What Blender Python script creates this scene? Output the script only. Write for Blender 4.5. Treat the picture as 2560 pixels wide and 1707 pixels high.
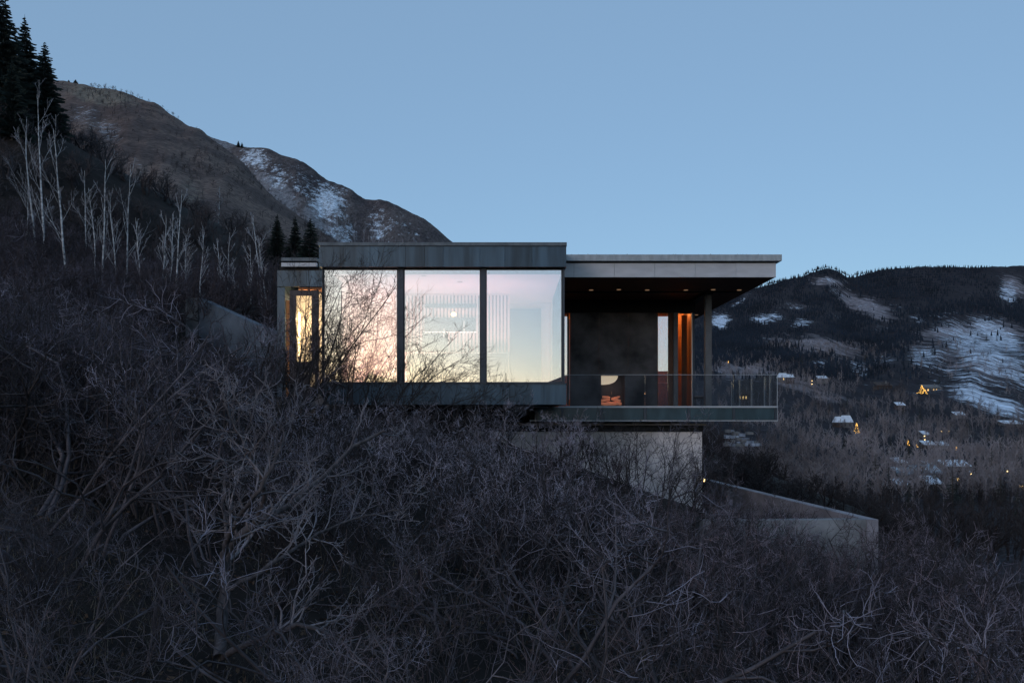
import bpy, math
import numpy as np

# ------------------------------------------------------------------ scene, camera, sky, light
SC = bpy.context.scene
for _o in list(bpy.data.objects):
    bpy.data.objects.remove(_o)
COL = SC.collection
F, CX, HY = 1991.0, 1280.0, 1035.0          # focal length in photo pixels, optical axis, eye level

cam = bpy.data.cameras.new('camera')
cam.sensor_width = 36.0
cam.lens = 28.0
cam.shift_y = (HY - 853.5) / 2560.0
cam.clip_start = 0.1
cam.clip_end = 20000
camo = bpy.data.objects.new('camera', cam)
camo.rotation_euler = (math.radians(90), 0, 0)
COL.objects.link(camo)
SC.camera = camo

world = bpy.data.worlds.new('World')
SC.world = world
world.use_nodes = True
wn = world.node_tree
bg = wn.nodes['Background']
sky = wn.nodes.new('ShaderNodeTexSky')
sky.sky_type = 'NISHITA'
sky.sun_disc = False
sky.sun_elevation = math.radians(4)
sky.sun_rotation = math.radians(180 + 20)         # the sun has gone down behind the camera
sky.altitude = 2400
sky.ozone_density = 1.85
sky.dust_density = 4.0
scl = wn.nodes.new('ShaderNodeVectorMath'); scl.operation = 'SCALE'
scl.inputs[3].default_value = 1.0
addc = wn.nodes.new('ShaderNodeVectorMath'); addc.operation = 'ADD'
addc.inputs[1].default_value = (1.74, 2.74, 4.05)   # even multiple-scattered twilight blue
wn.links.new(sky.outputs[0], scl.inputs[0])
wn.links.new(scl.outputs[0], addc.inputs[0])
wn.links.new(addc.outputs[0], bg.inputs[0])
bg.inputs[1].default_value = 0.10

sl = bpy.data.lights.new('sun', 'SUN')
sl.energy = 0.55
sl.angle = math.radians(20)
sl.color = (1.0, 0.91, 0.96)
so = bpy.data.objects.new('sun', sl)
so.rotation_euler = (math.radians(74), 0, math.radians(-36))
COL.objects.link(so)

SC.view_settings.view_transform = 'Standard'
SC.view_settings.look = 'None'
SC.view_settings.exposure = 0.0
SC.view_settings.gamma = 1.0
SC.view_settings.use_curve_mapping = False
SC.render.engine = 'CYCLES'
SC.cycles.use_denoising = True
SC.cycles.use_adaptive_sampling = True
SC.cycles.adaptive_threshold = 0.025
SC.cycles.max_bounces = 8
SC.cycles.diffuse_bounces = 4
SC.cycles.transparent_max_bounces = 12
SC.cycles.caustics_reflective = False
SC.cycles.caustics_refractive = False
SC.cycles.sample_clamp_indirect = 4.0

RNG = np.random.default_rng(7)


def P(px, py, d):
    """world point that stands d metres out at photo pixel (px, py)"""
    return ((px - CX) / F * d, d, (HY - py) / F * d)


def XX(px, d):
    return (px - CX) / F * d


def ZZ(py, d):
    return (HY - py) / F * d


# ------------------------------------------------------------------ materials
def nodes(m):
    m.use_nodes = True
    return m.node_tree, m.node_tree.nodes['Principled BSDF']


def mat(name, col, rough=0.8, metal=0.0, var=0.3, scale=4.0, stretch=(1, 1, 1), bump=0.0, rnd=0.0, spec=0.3, detail=6.0, coord='Object', col2=None):
    m = bpy.data.materials.new(name)
    nt, b = nodes(m)
    L = nt.links
    b.inputs['Roughness'].default_value = rough
    b.inputs['Metallic'].default_value = metal
    b.inputs['Specular IOR Level'].default_value = spec
    tc = nt.nodes.new('ShaderNodeTexCoord')
    mp = nt.nodes.new('ShaderNodeMapping')
    mp.inputs['Scale'].default_value = stretch
    L.new(tc.outputs[coord], mp.inputs[0])
    nz = nt.nodes.new('ShaderNodeTexNoise')
    nz.inputs['Scale'].default_value = scale
    nz.inputs['Detail'].default_value = detail
    L.new(mp.outputs[0], nz.inputs['Vector'])
    rp = nt.nodes.new('ShaderNodeValToRGB')
    rp.color_ramp.elements[0].position = 0.3
    rp.color_ramp.elements[1].position = 0.7
    c = np.array(col)
    lo = c * (1 - var)
    hi = np.array(col2) if col2 is not None else c * (1 + var)
    rp.color_ramp.elements[0].color = (*lo, 1)
    rp.color_ramp.elements[1].color = (*np.minimum(hi, 1), 1)
    L.new(nz.outputs['Fac'], rp.inputs[0])
    out = rp.outputs[0]
    if rnd > 0:
        oi = nt.nodes.new('ShaderNodeObjectInfo')
        hs = nt.nodes.new('ShaderNodeHueSaturation')
        mr = nt.nodes.new('ShaderNodeMapRange')
        mr.inputs[3].default_value = 1 - rnd
        mr.inputs[4].default_value = 1 + rnd
        L.new(oi.outputs['Random'], mr.inputs[0])
        L.new(mr.outputs[0], hs.inputs['Value'])
        L.new(out, hs.inputs['Color'])
        out = hs.outputs[0]
    L.new(out, b.inputs['Base Color'])
    if bump > 0:
        bp = nt.nodes.new('ShaderNodeBump')
        bp.inputs['Strength'].default_value = bump
        bp.inputs['Distance'].default_value = 0.02
        L.new(nz.outputs['Fac'], bp.inputs['Height'])
        L.new(bp.outputs[0], b.inputs['Normal'])
    return m


def emit(name, col, strength):
    m = bpy.data.materials.new(name)
    nt, b = nodes(m)
    b.inputs['Base Color'].default_value = (*col, 1)
    b.inputs['Emission Color'].default_value = (*col, 1)
    b.inputs['Emission Strength'].default_value = strength
    return m


def glass(name, refl, tint=(1, 1, 1), rough=0.0):
    m = bpy.data.materials.new(name)
    m.use_nodes = True
    nt = m.node_tree
    nt.nodes.remove(nt.nodes['Principled BSDF'])
    out = nt.nodes['Material Output']
    tr = nt.nodes.new('ShaderNodeBsdfTransparent')
    tr.inputs[0].default_value = (*tint, 1)
    gl = nt.nodes.new('ShaderNodeBsdfGlossy')
    gl.inputs['Roughness'].default_value = rough
    gl.inputs['Color'].default_value = (0.97, 0.99, 1.0, 1)
    fr = nt.nodes.new('ShaderNodeLayerWeight')
    fr.inputs[0].default_value = 0.25
    mr = nt.nodes.new('ShaderNodeMapRange')
    mr.inputs[3].default_value = refl
    mr.inputs[4].default_value = min(1, refl + 0.5)
    nt.links.new(fr.outputs['Fresnel'], mr.inputs[0])
    mx = nt.nodes.new('ShaderNodeMixShader')
    nt.links.new(mr.outputs[0], mx.inputs[0])
    nt.links.new(tr.outputs[0], mx.inputs[1])
    nt.links.new(gl.outputs[0], mx.inputs[2])
    nt.links.new(mx.outputs[0], out.inputs[0])
    return m


def terrain_mat(name, base, dark, pale, snow, snow_scale=0.05, base_scale=0.02, stretch=(1, 1, 1), bump=0.4, grain=0.5):
    """earth colours broken up by noise; the mesh attributes 'snow' and 'pale' say where snow and bare pale scrub lie"""
    m = bpy.data.materials.new(name)
    nt, b = nodes(m)
    L = nt.links
    b.inputs['Roughness'].default_value = 0.95
    b.inputs['Specular IOR Level'].default_value = 0.1
    tc = nt.nodes.new('ShaderNodeTexCoord')
    mp = nt.nodes.new('ShaderNodeMapping')
    mp.inputs['Scale'].default_value = stretch
    L.new(tc.outputs['Object'], mp.inputs[0])

    def noise(scale, det=8, rgh=0.6):
        n = nt.nodes.new('ShaderNodeTexNoise')
        n.inputs['Scale'].default_value = scale
        n.inputs['Detail'].default_value = det
        n.inputs['Roughness'].default_value = rgh
        L.new(mp.outputs[0], n.inputs['Vector'])
        return n.outputs['Fac']

    def mix(fac, a, c):
        x = nt.nodes.new('ShaderNodeMix'); x.data_type = 'RGBA'
        L.new(fac, x.inputs[0])
        for s, v in ((6, a), (7, c)):
            if isinstance(v, tuple):
                x.inputs[s].default_value = (*v, 1)
            else:
                L.new(v, x.inputs[s])
        return x.outputs[2]

    def attr(nm):
        a = nt.nodes.new('ShaderNodeAttribute'); a.attribute_name = nm
        return a.outputs['Fac']

    def smooth(src, lo, hi):
        r = nt.nodes.new('ShaderNodeMapRange'); r.interpolation_type = 'SMOOTHSTEP'
        L.new(src, r.inputs[0]); r.inputs[1].default_value = lo; r.inputs[2].default_value = hi
        return r.outputs[0]

    def math_(op, a, c):
        x = nt.nodes.new('ShaderNodeMath'); x.operation = op
        for s, v in ((0, a), (1, c)):
            if isinstance(v, (int, float)):
                x.inputs[s].default_value = v
            else:
                L.new(v, x.inputs[s])
        return x.outputs[0]

    n1 = noise(base_scale)
    col = mix(smooth(n1, 0.4, 0.62), base, dark)
    npal = noise(snow_scale * 0.7)
    col = mix(smooth(math_('ADD', attr('pale'), math_('MULTIPLY', math_('SUBTRACT', npal, 0.5), 1.8)), 0.3, 0.8), col, pale)
    nsn = noise(snow_scale, 12, 0.82)
    col = mix(smooth(math_('ADD', attr('snow'), math_('MULTIPLY', math_('SUBTRACT', nsn, 0.5), 2.6)), 0.42, 0.72), col, snow)
    ng = noise(grain, 4, 0.75)
    gr = nt.nodes.new('ShaderNodeMapRange')
    gr.inputs[1].default_value = 0.3; gr.inputs[2].default_value = 0.7
    gr.inputs[3].default_value = 0.30; gr.inputs[4].default_value = 1.7
    L.new(ng, gr.inputs[0])
    hv = nt.nodes.new('ShaderNodeHueSaturation')
    L.new(gr.outputs[0], hv.inputs['Value']); L.new(col, hv.inputs['Color'])
    L.new(hv.outputs[0], b.inputs['Base Color'])
    if bump:
        bp = nt.nodes.new('ShaderNodeBump')
        bp.inputs['Strength'].default_value = bump
        bp.inputs['Distance'].default_value = 0.4 / max(snow_scale, 1e-3) * 0.1
        L.new(nsn, bp.inputs['Height'])
        L.new(bp.outputs[0], b.inputs['Normal'])
    return m


M = {}
M['steel_dark'] = mat('blued steel cladding', (0.046, 0.080, 0.112), 0.42, 0.2, 0.45, 1.1, (4, 4, 0.35), 0.1, rnd=0.22, spec=0.5)
M['steel_frame'] = mat('dark window steel', (0.055, 0.064, 0.078), 0.4, 0.3, 0.15, 3)
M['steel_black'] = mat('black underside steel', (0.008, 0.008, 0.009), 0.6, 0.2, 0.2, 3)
M['steel_wall'] = mat('waxed black steel wall', (0.024, 0.021, 0.023), 0.5, 0.3, 0.4, 1.1, (1, 1, 1), 0.08, col2=(0.15, 0.135, 0.14), detail=14)
M['zinc'] = mat('grey zinc fascia', (0.50, 0.50, 0.52), 0.5, 0.0, 0.10, 2, (1, 1, 3), 0.05, rnd=0.05, spec=0.5)
M['cap'] = mat('roof edge flashing', (0.36, 0.39, 0.41), 0.5, 0.0, 0.18, 3, (3, 1, 1))
M['capdark'] = mat('weathered roof edge', (0.12, 0.14, 0.155), 0.55, 0.0, 0.25, 2, (3, 1, 1))
M['ballast'] = mat('roof gravel', (0.08, 0.085, 0.09), 0.9, 0, 0.5, 12)
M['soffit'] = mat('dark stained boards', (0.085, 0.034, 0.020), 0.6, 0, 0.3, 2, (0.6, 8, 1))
M['concrete'] = mat('board formed concrete', (0.55, 0.52, 0.52), 0.9, 0, 0.38, 1.1, (1.4, 1.4, 0.5), 0.25, detail=10)
M['concrete_end'] = mat('skylit grey concrete', (0.115, 0.12, 0.125), 0.9, 0, 0.4, 1.3, (1, 1, 1.2), 0.25, detail=10)  # lighter copy for the end face, sky light put into its colour
M['concrete_wall'] = mat('grey parapet concrete', (0.28, 0.265, 0.29), 0.9, 0, 0.3, 1.1, (1, 1, 1.5), 0.25, detail=10)
M['concrete_pale'] = mat('pale weathered concrete', (0.22, 0.225, 0.235), 0.9, 0, 0.35, 1.3, (1, 1, 1.2), 0.25, detail=10)
M['concrete_dark'] = mat('shade grey concrete', (0.085, 0.105, 0.130), 0.9, 0, 0.4, 0.9, (1, 1, 1.4), 0.2, detail=10)  # darker copy for the oblique face, its shade put into the colour
M['slab'] = mat('slab edge', (0.15, 0.14, 0.13), 0.9, 0, 0.2, 2)
M['wood'] = mat('oiled cedar', (0.46, 0.17, 0.045), 0.5, 0, 0.25, 2.0, (6, 6, 0.6))
M['wood_frame'] = mat('dark bronze frame', (0.060, 0.050, 0.055), 0.5, 0, 0.2, 2)
M['wood_dark'] = mat('dark walnut', (0.10, 0.05, 0.03), 0.5, 0, 0.25, 2.0, (6, 6, 0.6))
M['plaster'] = mat('warm white plaster', (0.78, 0.72, 0.66), 0.9, 0, 0.03, 1)
M['ceiling'] = mat('white ceiling', (0.76, 0.70, 0.68), 0.9, 0, 0.03, 1)
M['slat'] = mat('pale oak slats', (0.80, 0.66, 0.58), 0.6, 0, 0.08, 3, (4, 4, 0.5))
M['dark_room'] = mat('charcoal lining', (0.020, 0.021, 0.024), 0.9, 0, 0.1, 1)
M['back_glass'] = mat('dusky back window', (0.16, 0.17, 0.20), 0.4, 0, 0.05, 1)
M['floor'] = mat('grey oak floor', (0.22, 0.17, 0.13), 0.5, 0, 0.15, 2, (1, 8, 1))
M['curtain'] = mat('sheer curtain', (0.80, 0.76, 0.74), 0.9, 0, 0.05, 3)
M['teal'] = mat('blue green glazed fascia', (0.030, 0.058, 0.072), 0.25, 0.0, 0.4, 1.6, (1.4, 1, 0.5), spec=0.6, rnd=0.2)
M['window'] = glass('reflective window glass', 0.47)
M['clear'] = glass('clear railing glass', 0.075, (0.93, 0.95, 0.965))
M['clear_pane'] = glass('clear entry glass', 0.02, (0.98, 0.98, 0.96))
M['edge'] = mat('polished glass edge', (0.42, 0.44, 0.46), 0.3, 0, 0.05, 3)
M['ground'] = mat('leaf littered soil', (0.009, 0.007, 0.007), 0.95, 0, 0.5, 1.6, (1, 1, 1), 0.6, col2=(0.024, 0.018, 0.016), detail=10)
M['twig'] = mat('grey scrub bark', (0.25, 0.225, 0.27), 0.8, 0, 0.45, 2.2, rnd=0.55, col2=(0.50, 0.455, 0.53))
M['twig_blue'] = mat('dusky bluish bark', (0.125, 0.115, 0.148), 0.8, 0, 0.5, 2.2, rnd=0.6, col2=(0.34, 0.315, 0.385))
M['twig_brown'] = mat('brown grey bark', (0.155, 0.125, 0.152), 0.8, 0, 0.5, 2.2, rnd=0.6, col2=(0.36, 0.30, 0.355))
M['limb_bark'] = mat('grey limb bark', (0.085, 0.075, 0.084), 0.85, 0, 0.55, 8, (1, 1, 0.3), 0.5, rnd=0.45)
M['old_bark'] = mat('grey furrowed trunk bark', (0.075, 0.066, 0.070), 0.85, 0, 0.6, 14, (1, 1, 0.25), 0.6)
M['post_grey'] = mat('galvanised post', (0.105, 0.11, 0.118), 0.5, 0.0, 0.15, 3)
M['twig_shade'] = mat('shade dark furrowed bark', (0.036, 0.031, 0.033), 0.85, 0, 0.45, 9, (1, 1, 0.3), 0.5, rnd=0.25)  # inner wood coloured dark in place of the shade between twigs
M['twig_oak'] = mat('old tree twigs', (0.11, 0.10, 0.115), 0.85, 0, 0.5, 2.2, col2=(0.30, 0.275, 0.30))
M['twig_hill'] = mat('dark bank bark', (0.062, 0.056, 0.074), 0.85, 0, 0.45, 2.2, rnd=0.5, col2=(0.145, 0.13, 0.168))
M['twig_purple'] = mat('purple brown bark', (0.12, 0.085, 0.10), 0.85, 0, 0.45, 2.2, rnd=0.5, col2=(0.24, 0.18, 0.20))
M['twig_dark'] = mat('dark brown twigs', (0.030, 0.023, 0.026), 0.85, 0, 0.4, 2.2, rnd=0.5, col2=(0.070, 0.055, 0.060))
M['twig_sil'] = mat('dark silhouette bark', (0.030, 0.027, 0.028), 0.85, 0, 0.4, 2.2, rnd=0.2)  # backlit silhouette put into the bark colour
M['brush'] = mat('dusky brush', (0.032, 0.028, 0.033), 0.9, 0, 0.4, 0.25, col2=(0.085, 0.075, 0.080))
M['brush_far'] = mat('far dusky brush', (0.022, 0.018, 0.020), 0.9, 0, 0.4, 0.1, col2=(0.045, 0.038, 0.040))
M['aspen'] = mat('chalky aspen bark', (0.40, 0.41, 0.43), 0.8, 0, 0.75, 3.0, (1, 1, 2.2), 0.1, rnd=0.2, col2=(0.66, 0.67, 0.69))
M['aspen_twig'] = mat('pale aspen twigs', (0.25, 0.25, 0.275), 0.8, 0, 0.25, 2, rnd=0.25)
M['needles'] = mat('spruce needles', (0.010, 0.018, 0.016), 0.8, 0, 0.5, 1.5, rnd=0.2, col2=(0.022, 0.036, 0.030))
M['needles_far'] = mat('haze tinted far conifers', (0.008, 0.015, 0.027), 0.9, 0, 0.4, 0.01, col2=(0.015, 0.025, 0.042))  # bluish cast puts distance haze into the needle colour
M['trunk'] = mat('spruce bark', (0.05, 0.04, 0.035), 0.9, 0, 0.3, 4)
M['woods'] = mat('grey bare woods', (0.080, 0.070, 0.074), 0.9, 0, 0.5, 0.014, (1, 0.4, 1), col2=(0.32, 0.29, 0.305))
M['grass'] = mat('dry straw', (0.10, 0.085, 0.065), 0.9, 0, 0.4, 1.0, col2=(0.20, 0.17, 0.13))
M['litter'] = mat('oak leaf litter', (0.055, 0.036, 0.026), 0.9, 0, 0.5, 2.0, col2=(0.12, 0.08, 0.055))
M['rock'] = mat('pink granite', (0.24, 0.20, 0.19), 0.9, 0, 0.4, 3, bump=0.4)
M['snow_roof'] = mat('snow on roof', (0.62, 0.68, 0.76), 0.8, 0, 0.12, 0.3)
M['snow_stone'] = mat('snow dusted stone', (0.24, 0.27, 0.32), 0.9, 0, 0.6, 2.5)
M['blue_roof'] = mat('snow dusted metal roof', (0.12, 0.24, 0.34), 0.6, 0, 0.6, 0.25, col2=(0.5, 0.58, 0.66))
M['house_wall'] = mat('brown timber walls', (0.06, 0.045, 0.04), 0.9, 0, 0.3, 0.5)
M['house_pale'] = mat('grey rendered walls', (0.15, 0.15, 0.15), 0.9, 0, 0.2, 0.5)
M['glow'] = emit('lamp lit window', (1.0, 0.62, 0.22), 1.6)
M['dim_glow'] = emit('dim lamp lit window', (1.0, 0.7, 0.35), 0.7)
M['bulb'] = emit('warm bulb', (1.0, 0.66, 0.24), 7.0)
M['fairy'] = emit('fairy light', (1.0, 0.56, 0.12), 1.5)
M['downlight'] = emit('dim downlight', (1.0, 0.60, 0.34), 0.18)
M['downlight_off'] = mat('unlit downlight', (0.16, 0.13, 0.13), 0.5, 0.3, 0.05, 3)
M['tube'] = emit('tube lamp', (1.0, 0.74, 0.38), 7.0)
M['led'] = emit('strip light', (1.0, 0.86, 0.76), 1.8)
M['ember'] = emit('glowing logs', (0.75, 0.26, 0.14), 0.30)
M['glow_plate'] = emit('glowing added plate', (1.0, 0.80, 0.56), 0.55)
M['black'] = mat('matt black', (0.012, 0.012, 0.013), 0.6, 0, 0.2, 3)


# ------------------------------------------------------------------ object helpers
def tag(o, label=None, cat=None, group=None, kind=None):
    if label:
        o['label'] = label
    if cat:
        o['category'] = cat
    if group:
        o['group'] = group
    if kind:
        o['kind'] = kind
    return o


def empty(name, loc=(0, 0, 0)):
    o = bpy.data.objects.new(name, None)
    o.location = loc
    o.empty_display_size = 0.2
    COL.objects.link(o)
    return o


def wloc(o):
    v = np.zeros(3)
    while o is not None:
        v += np.array(o.location)
        o = o.parent
    return v


def link(name, me, m, parent=None, loc=(0, 0, 0)):
    """mesh in world coordinates; a child keeps its place under a parent that is only translated"""
    if m is not None and len(me.materials) == 0:
        me.materials.append(m)
    o = bpy.data.objects.new(name, me)
    COL.objects.link(o)
    if parent is not None:
        o.parent = parent
        o.location = np.array(loc) - wloc(parent)
    else:
        o.location = loc
    return o


def mesh(name, v, f, smooth=False):
    me = bpy.data.meshes.new(name)
    me.from_pydata([tuple(map(float, p)) for p in v], [], f)
    me.update()
    if smooth:
        me.polygons.foreach_set('use_smooth', [True] * len(me.polygons))
    return me


def fast_mesh(name, v, faces, smooth=False):
    """faces: int array (N,3) or (N,4)"""
    me = bpy.data.meshes.new(name)
    v = np.asarray(v, dtype=np.float32)
    faces = np.asarray(faces, dtype=np.int32)
    n, k = faces.shape
    me.vertices.add(len(v)); me.vertices.foreach_set('co', v.ravel())
    me.loops.add(n * k); me.loops.foreach_set('vertex_index', faces.ravel())
    me.polygons.add(n)
    me.polygons.foreach_set('loop_start', np.arange(0, n * k, k, dtype=np.int32))
    me.polygons.foreach_set('loop_total', np.full(n, k, dtype=np.int32))
    if smooth:
        me.polygons.foreach_set('use_smooth', np.ones(n, dtype=bool))
    me.update(calc_edges=True)
    return me


BOXF = [(0, 3, 2, 1), (4, 5, 6, 7), (0, 1, 5, 4), (1, 2, 6, 5), (2, 3, 7, 6), (3, 0, 4, 7)]


def boxes(name, bl, m, parent=None):
    v, f = [], []
    for (x0, x1, y0, y1, z0, z1) in bl:
        b = len(v)
        v += [(x0, y0, z0), (x1, y0, z0), (x1, y1, z0), (x0, y1, z0), (x0, y0, z1), (x1, y0, z1), (x1, y1, z1), (x0, y1, z1)]
        f += [tuple(b + i for i in q) for q in BOXF]
    return link(name, mesh(name, v, f), m, parent)


def box(name, x0, x1, y0, y1, z0, z1, m, parent=None):
    return boxes(name, [(x0, x1, y0, y1, z0, z1)], m, parent)


def prism(name, poly, z0, z1, m, parent=None):
    """poly: plan outline (anticlockwise), z0/z1 scalars or per-vertex lists"""
    n = len(poly)
    a = [z0] * n if np.isscalar(z0) else z0
    b = [z1] * n if np.isscalar(z1) else z1
    v = [(p[0], p[1], a[i]) for i, p in enumerate(poly)] + [(p[0], p[1], b[i]) for i, p in enumerate(poly)]
    f = [tuple(range(n))[::-1], tuple(range(n, 2 * n))] + [(i, (i + 1) % n, n + (i + 1) % n, n + i) for i in range(n)]
    return link(name, mesh(name, v, f), m, parent)


def lathe(name, prof, seg, m, parent=None, loc=(0, 0, 0), smooth=True):
    v, f = [], []
    for r, z in prof:
        for k in range(seg):
            a = 2 * math.pi * k / seg
            v.append((r * math.cos(a), r * math.sin(a), z))
    for i in range(len(prof) - 1):
        for k in range(seg):
            f.append((i * seg + k, i * seg + (k + 1) % seg, (i + 1) * seg + (k + 1) % seg, (i + 1) * seg + k))
    f.append(tuple(range(seg))[::-1])
    f.append(tuple(range((len(prof) - 1) * seg, len(prof) * seg)))
    return link(name, mesh(name, v, f, smooth), m, parent, loc)


def copy_tree(o, parent=None):
    c = o.copy()
    COL.objects.link(c)
    c.parent = parent
    for ch in list(o.children):
        copy_tree(ch, c)
    return c


# ------------------------------------------------------------------ near hillside
def noise2(x, y, seed, octaves=4, base=1.0):
    r = np.random.default_rng(seed)
    out = np.zeros_like(np.asarray(x, dtype=float))
    amp, fr = 1.0, base
    for _ in range(octaves):
        for _k in range(3):
            a = r.uniform(0, 2 * math.pi); ph = r.uniform(0, 2 * math.pi)
            out = out + amp * np.sin((x * math.cos(a) + y * math.sin(a)) * fr + ph) / 3
        amp *= 0.5; fr *= 2.1
    return out


# aspens: base pixel, top pixel row, distance
ASPENS = [(89, 645, 300, 46), (111, 668, 237, 44), (168, 725, 325, 40), (239, 695, 470, 43), (256, 706, 402, 42), (317, 706, 413, 43),
          (405, 737, 541, 41), (420, 733, 530, 42), (439, 742, 469, 39.5), (500, 746, 565, 40), (555, 760, 600, 40), (569, 765, 580, 39),
          (588, 763, 665, 40), (546, 553, 461, 72), (656, 760, 534, 37), (668, 763, 590, 36.5), (62, 655, 470, 48), (215, 640, 430, 52),
          (290, 715, 480, 42), (352, 728, 545, 41), (468, 745, 585, 40), (628, 766, 610, 38)]

CTRL = [(0, 0, -3.4), (-4, 0, -2.6), (5, 0, -4.6), (-3, 6, -2.7), (0, 6, -3.2), (3.4, 6, -4.1), (-10, 8, -1.3), (9, 8, -5.6), (-14, -8, -1.5), (12, -8, -7), (0, -12, -4),
        (-7, 12, -1.3), (-2, 12, -2.2), (0, 12, -2.7), (5, 12, -4.2), (10, 12, -5.8), (18, 12, -8.5),
        (-9, 20, 0.2), (-5, 20, -0.5), (-1, 20, -1.5), (3, 20, -3.0), (6, 20, -4.2), (9.2, 20, -5.2), (15, 20, -7.2),
        (-5.5, 24, 0.2), (-1, 24.5, -0.7), (1.5, 26, -1.4), (0.2, 28, -1.5), (6.7, 28, -3.4), (11.2, 22, -4.9), (12.5, 27, -6.0), (18, 28, -9),
        (-8, 26, 0.6), (-10, 28, 1.1), (-14, 32, 2.6), (-20, 28, 4.2), (-12, 20, 1.3), (-20, 14, 2.2), (-32, 16, 5.5), (-30, 30, 8.0),
        (-8, 36, 4.6), (-3, 38, 3.4), (4, 40, 0), (9, 38, -5.0), (12, 44, -7.5), (20, 44, -11),
        (-33, 75, 17.0), (-46, 70, 25.5), (-46, 85, 27.5), (-25.6, 75, 13.2), (-17, 62, 10.8), (-17, 80, 11.5), (-40, 55, 17.0), (-55, 50, 20.0), (-62, 80, 33),
        (-5, 60, 6), (0, 80, 6), (10, 70, -1), (21, 80, -4.2), (35, 80, -9.5), (44, 80, -17), (14, 60, -4.4), (24, 60, -9.0), (34, 60, -16),
        (28, 95, -7.5), (48, 95, -18), (62, 90, -30), (34, 40, -20), (60, 40, -38), (60, 10, -28), (35, 5, -16), (36, -10, -16), (-50, -10, 8), (-40, 100, 20), (-70, 100, 36), (-10, 100, 9), (60, 105, -30), (-75, 10, 18)]
for (bx, by, ty, d) in ASPENS:
    CTRL.append(P(bx, by, d))
for q in ((8, 335, 58), (62, 330, 61), (112, 330, 60), (-70, 335, 60), (30, 335, 56), (150, 345, 66)):
    CTRL.append(P(*q))
CTRL = np.array(CTRL, dtype=float)


def _rbf():
    c = CTRL[:, :2]
    d = np.linalg.norm(c[:, None] - c[None], axis=2)
    n = len(c)
    K = d + 0.0
    A = np.zeros((n + 3, n + 3))
    A[:n, :n] = K + np.eye(n) * -0.35
    A[:n, n] = 1; A[:n, n + 1:] = c
    A[n, :n] = 1; A[n + 1:, :n] = c.T
    b = np.zeros(n + 3); b[:n] = CTRL[:, 2]
    return np.linalg.solve(A, b)


_W = _rbf()


def ground_z(x, y):
    x = np.asarray(x, dtype=float); y = np.asarray(y, dtype=float)
    sh = x.shape
    p = np.stack([x.ravel(), y.ravel()], 1)
    d = np.linalg.norm(p[:, None] - CTRL[None, :, :2], axis=2)
    n = len(CTRL)
    z = d @ _W[:n] + _W[n] + p @ _W[n + 1:]
    z = z + 0.10 * noise2(p[:, 0], p[:, 1], 3, 3, 0.9)
    return z.reshape(sh)


gx = np.linspace(-80, 70, 200)
gy = np.linspace(-14, 106, 170)
GX, GY = np.meshgrid(gx, gy)
GZ = ground_z(GX, GY)
gv = np.stack([GX.ravel(), GY.ravel(), GZ.ravel()], 1)
ii = np.arange(len(gy) - 1)[:, None] * len(gx) + np.arange(len(gx) - 1)[None]
gf = np.stack([ii, ii + 1, ii + 1 + len(gx), ii + len(gx)], -1).reshape(-1, 4)
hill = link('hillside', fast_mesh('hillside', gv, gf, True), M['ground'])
tag(hill, kind='structure')


# ------------------------------------------------------------------ far terrain, fans of real ground seen from the slope
def fan(name, pxs, ds, yfun, m, rough=0.0, seed=1, snow=None, pale=None, kind='structure'):
    PX, D = np.meshgrid(pxs, ds)
    Y = yfun(PX, D)
    X = (PX - CX) / F * D
    Z = (HY - Y) / F * D
    if rough:
        Z = Z + rough * D * noise2(X / D * 60, np.log(D) * 6, seed, 5, 1.0)
    v = np.stack([X.ravel(), D.ravel(), Z.ravel()], 1)
    w = len(pxs)
    i = np.arange(len(ds) - 1)[:, None] * w + np.arange(w - 1)[None]
    f = np.stack([i, i + 1, i + 1 + w, i + w], -1).reshape(-1, 4)
    me = fast_mesh(name, v, f, True)
    for nm, fn in (('snow', snow), ('pale', pale)):
        a = me.attributes.new(nm, 'FLOAT', 'POINT')
        val = fn(PX, Y) if fn else np.zeros_like(PX)
        a.data.foreach_set('value', val.astype(np.float32).ravel())
    o = link(name, me, m)
    tag(o, kind=kind)
    return o, (PX, D, X, Z, Y)


def blobs(lst):
    """soft patches on a slope: (px, py, rx, ry, tilt degrees, strength)"""
    def fn(PX, Y):
        out = np.zeros_like(PX)
        for (cx, cy, rx, ry, rot, s) in lst:
            a = math.radians(rot)
            dx, dy = PX - cx, Y - cy
            u = (dx * math.cos(a) + dy * math.sin(a)) / rx
            w = (-dx * math.sin(a) + dy * math.cos(a)) / ry
            out = np.maximum(out, s * np.clip(1.35 - np.sqrt(u * u + w * w), 0, 1))
        return out
    return fn


# brown ridge on the left
BR = np.array([(-400, 140), (-150, 165), (0, 188), (150, 208), (230, 210), (310, 227), (400, 268), (500, 325), (575, 385), (640, 447), (700, 503), (770, 558), (850, 608), (950, 690), (1100, 860), (1300, 1085)])
BB = np.array([(-400, 470), (0, 500), (400, 590), (600, 680), (850, 800), (1300, 1095)])


def brown_y(PX, D):
    dr = np.interp(PX, [-400, 200, 850, 1300], [520, 470, 380, 330])
    t = np.clip((D - 105) / (dr - 105), 0, 1.3)
    r = np.interp(PX, BR[:, 0], BR[:, 1]); b = np.interp(PX, BB[:, 0], BB[:, 1])
    y = b + (r - b) * (1 - (1 - np.minimum(t, 1)) ** 1.45)
    return y + np.maximum(t - 1, 0) * 900


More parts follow.
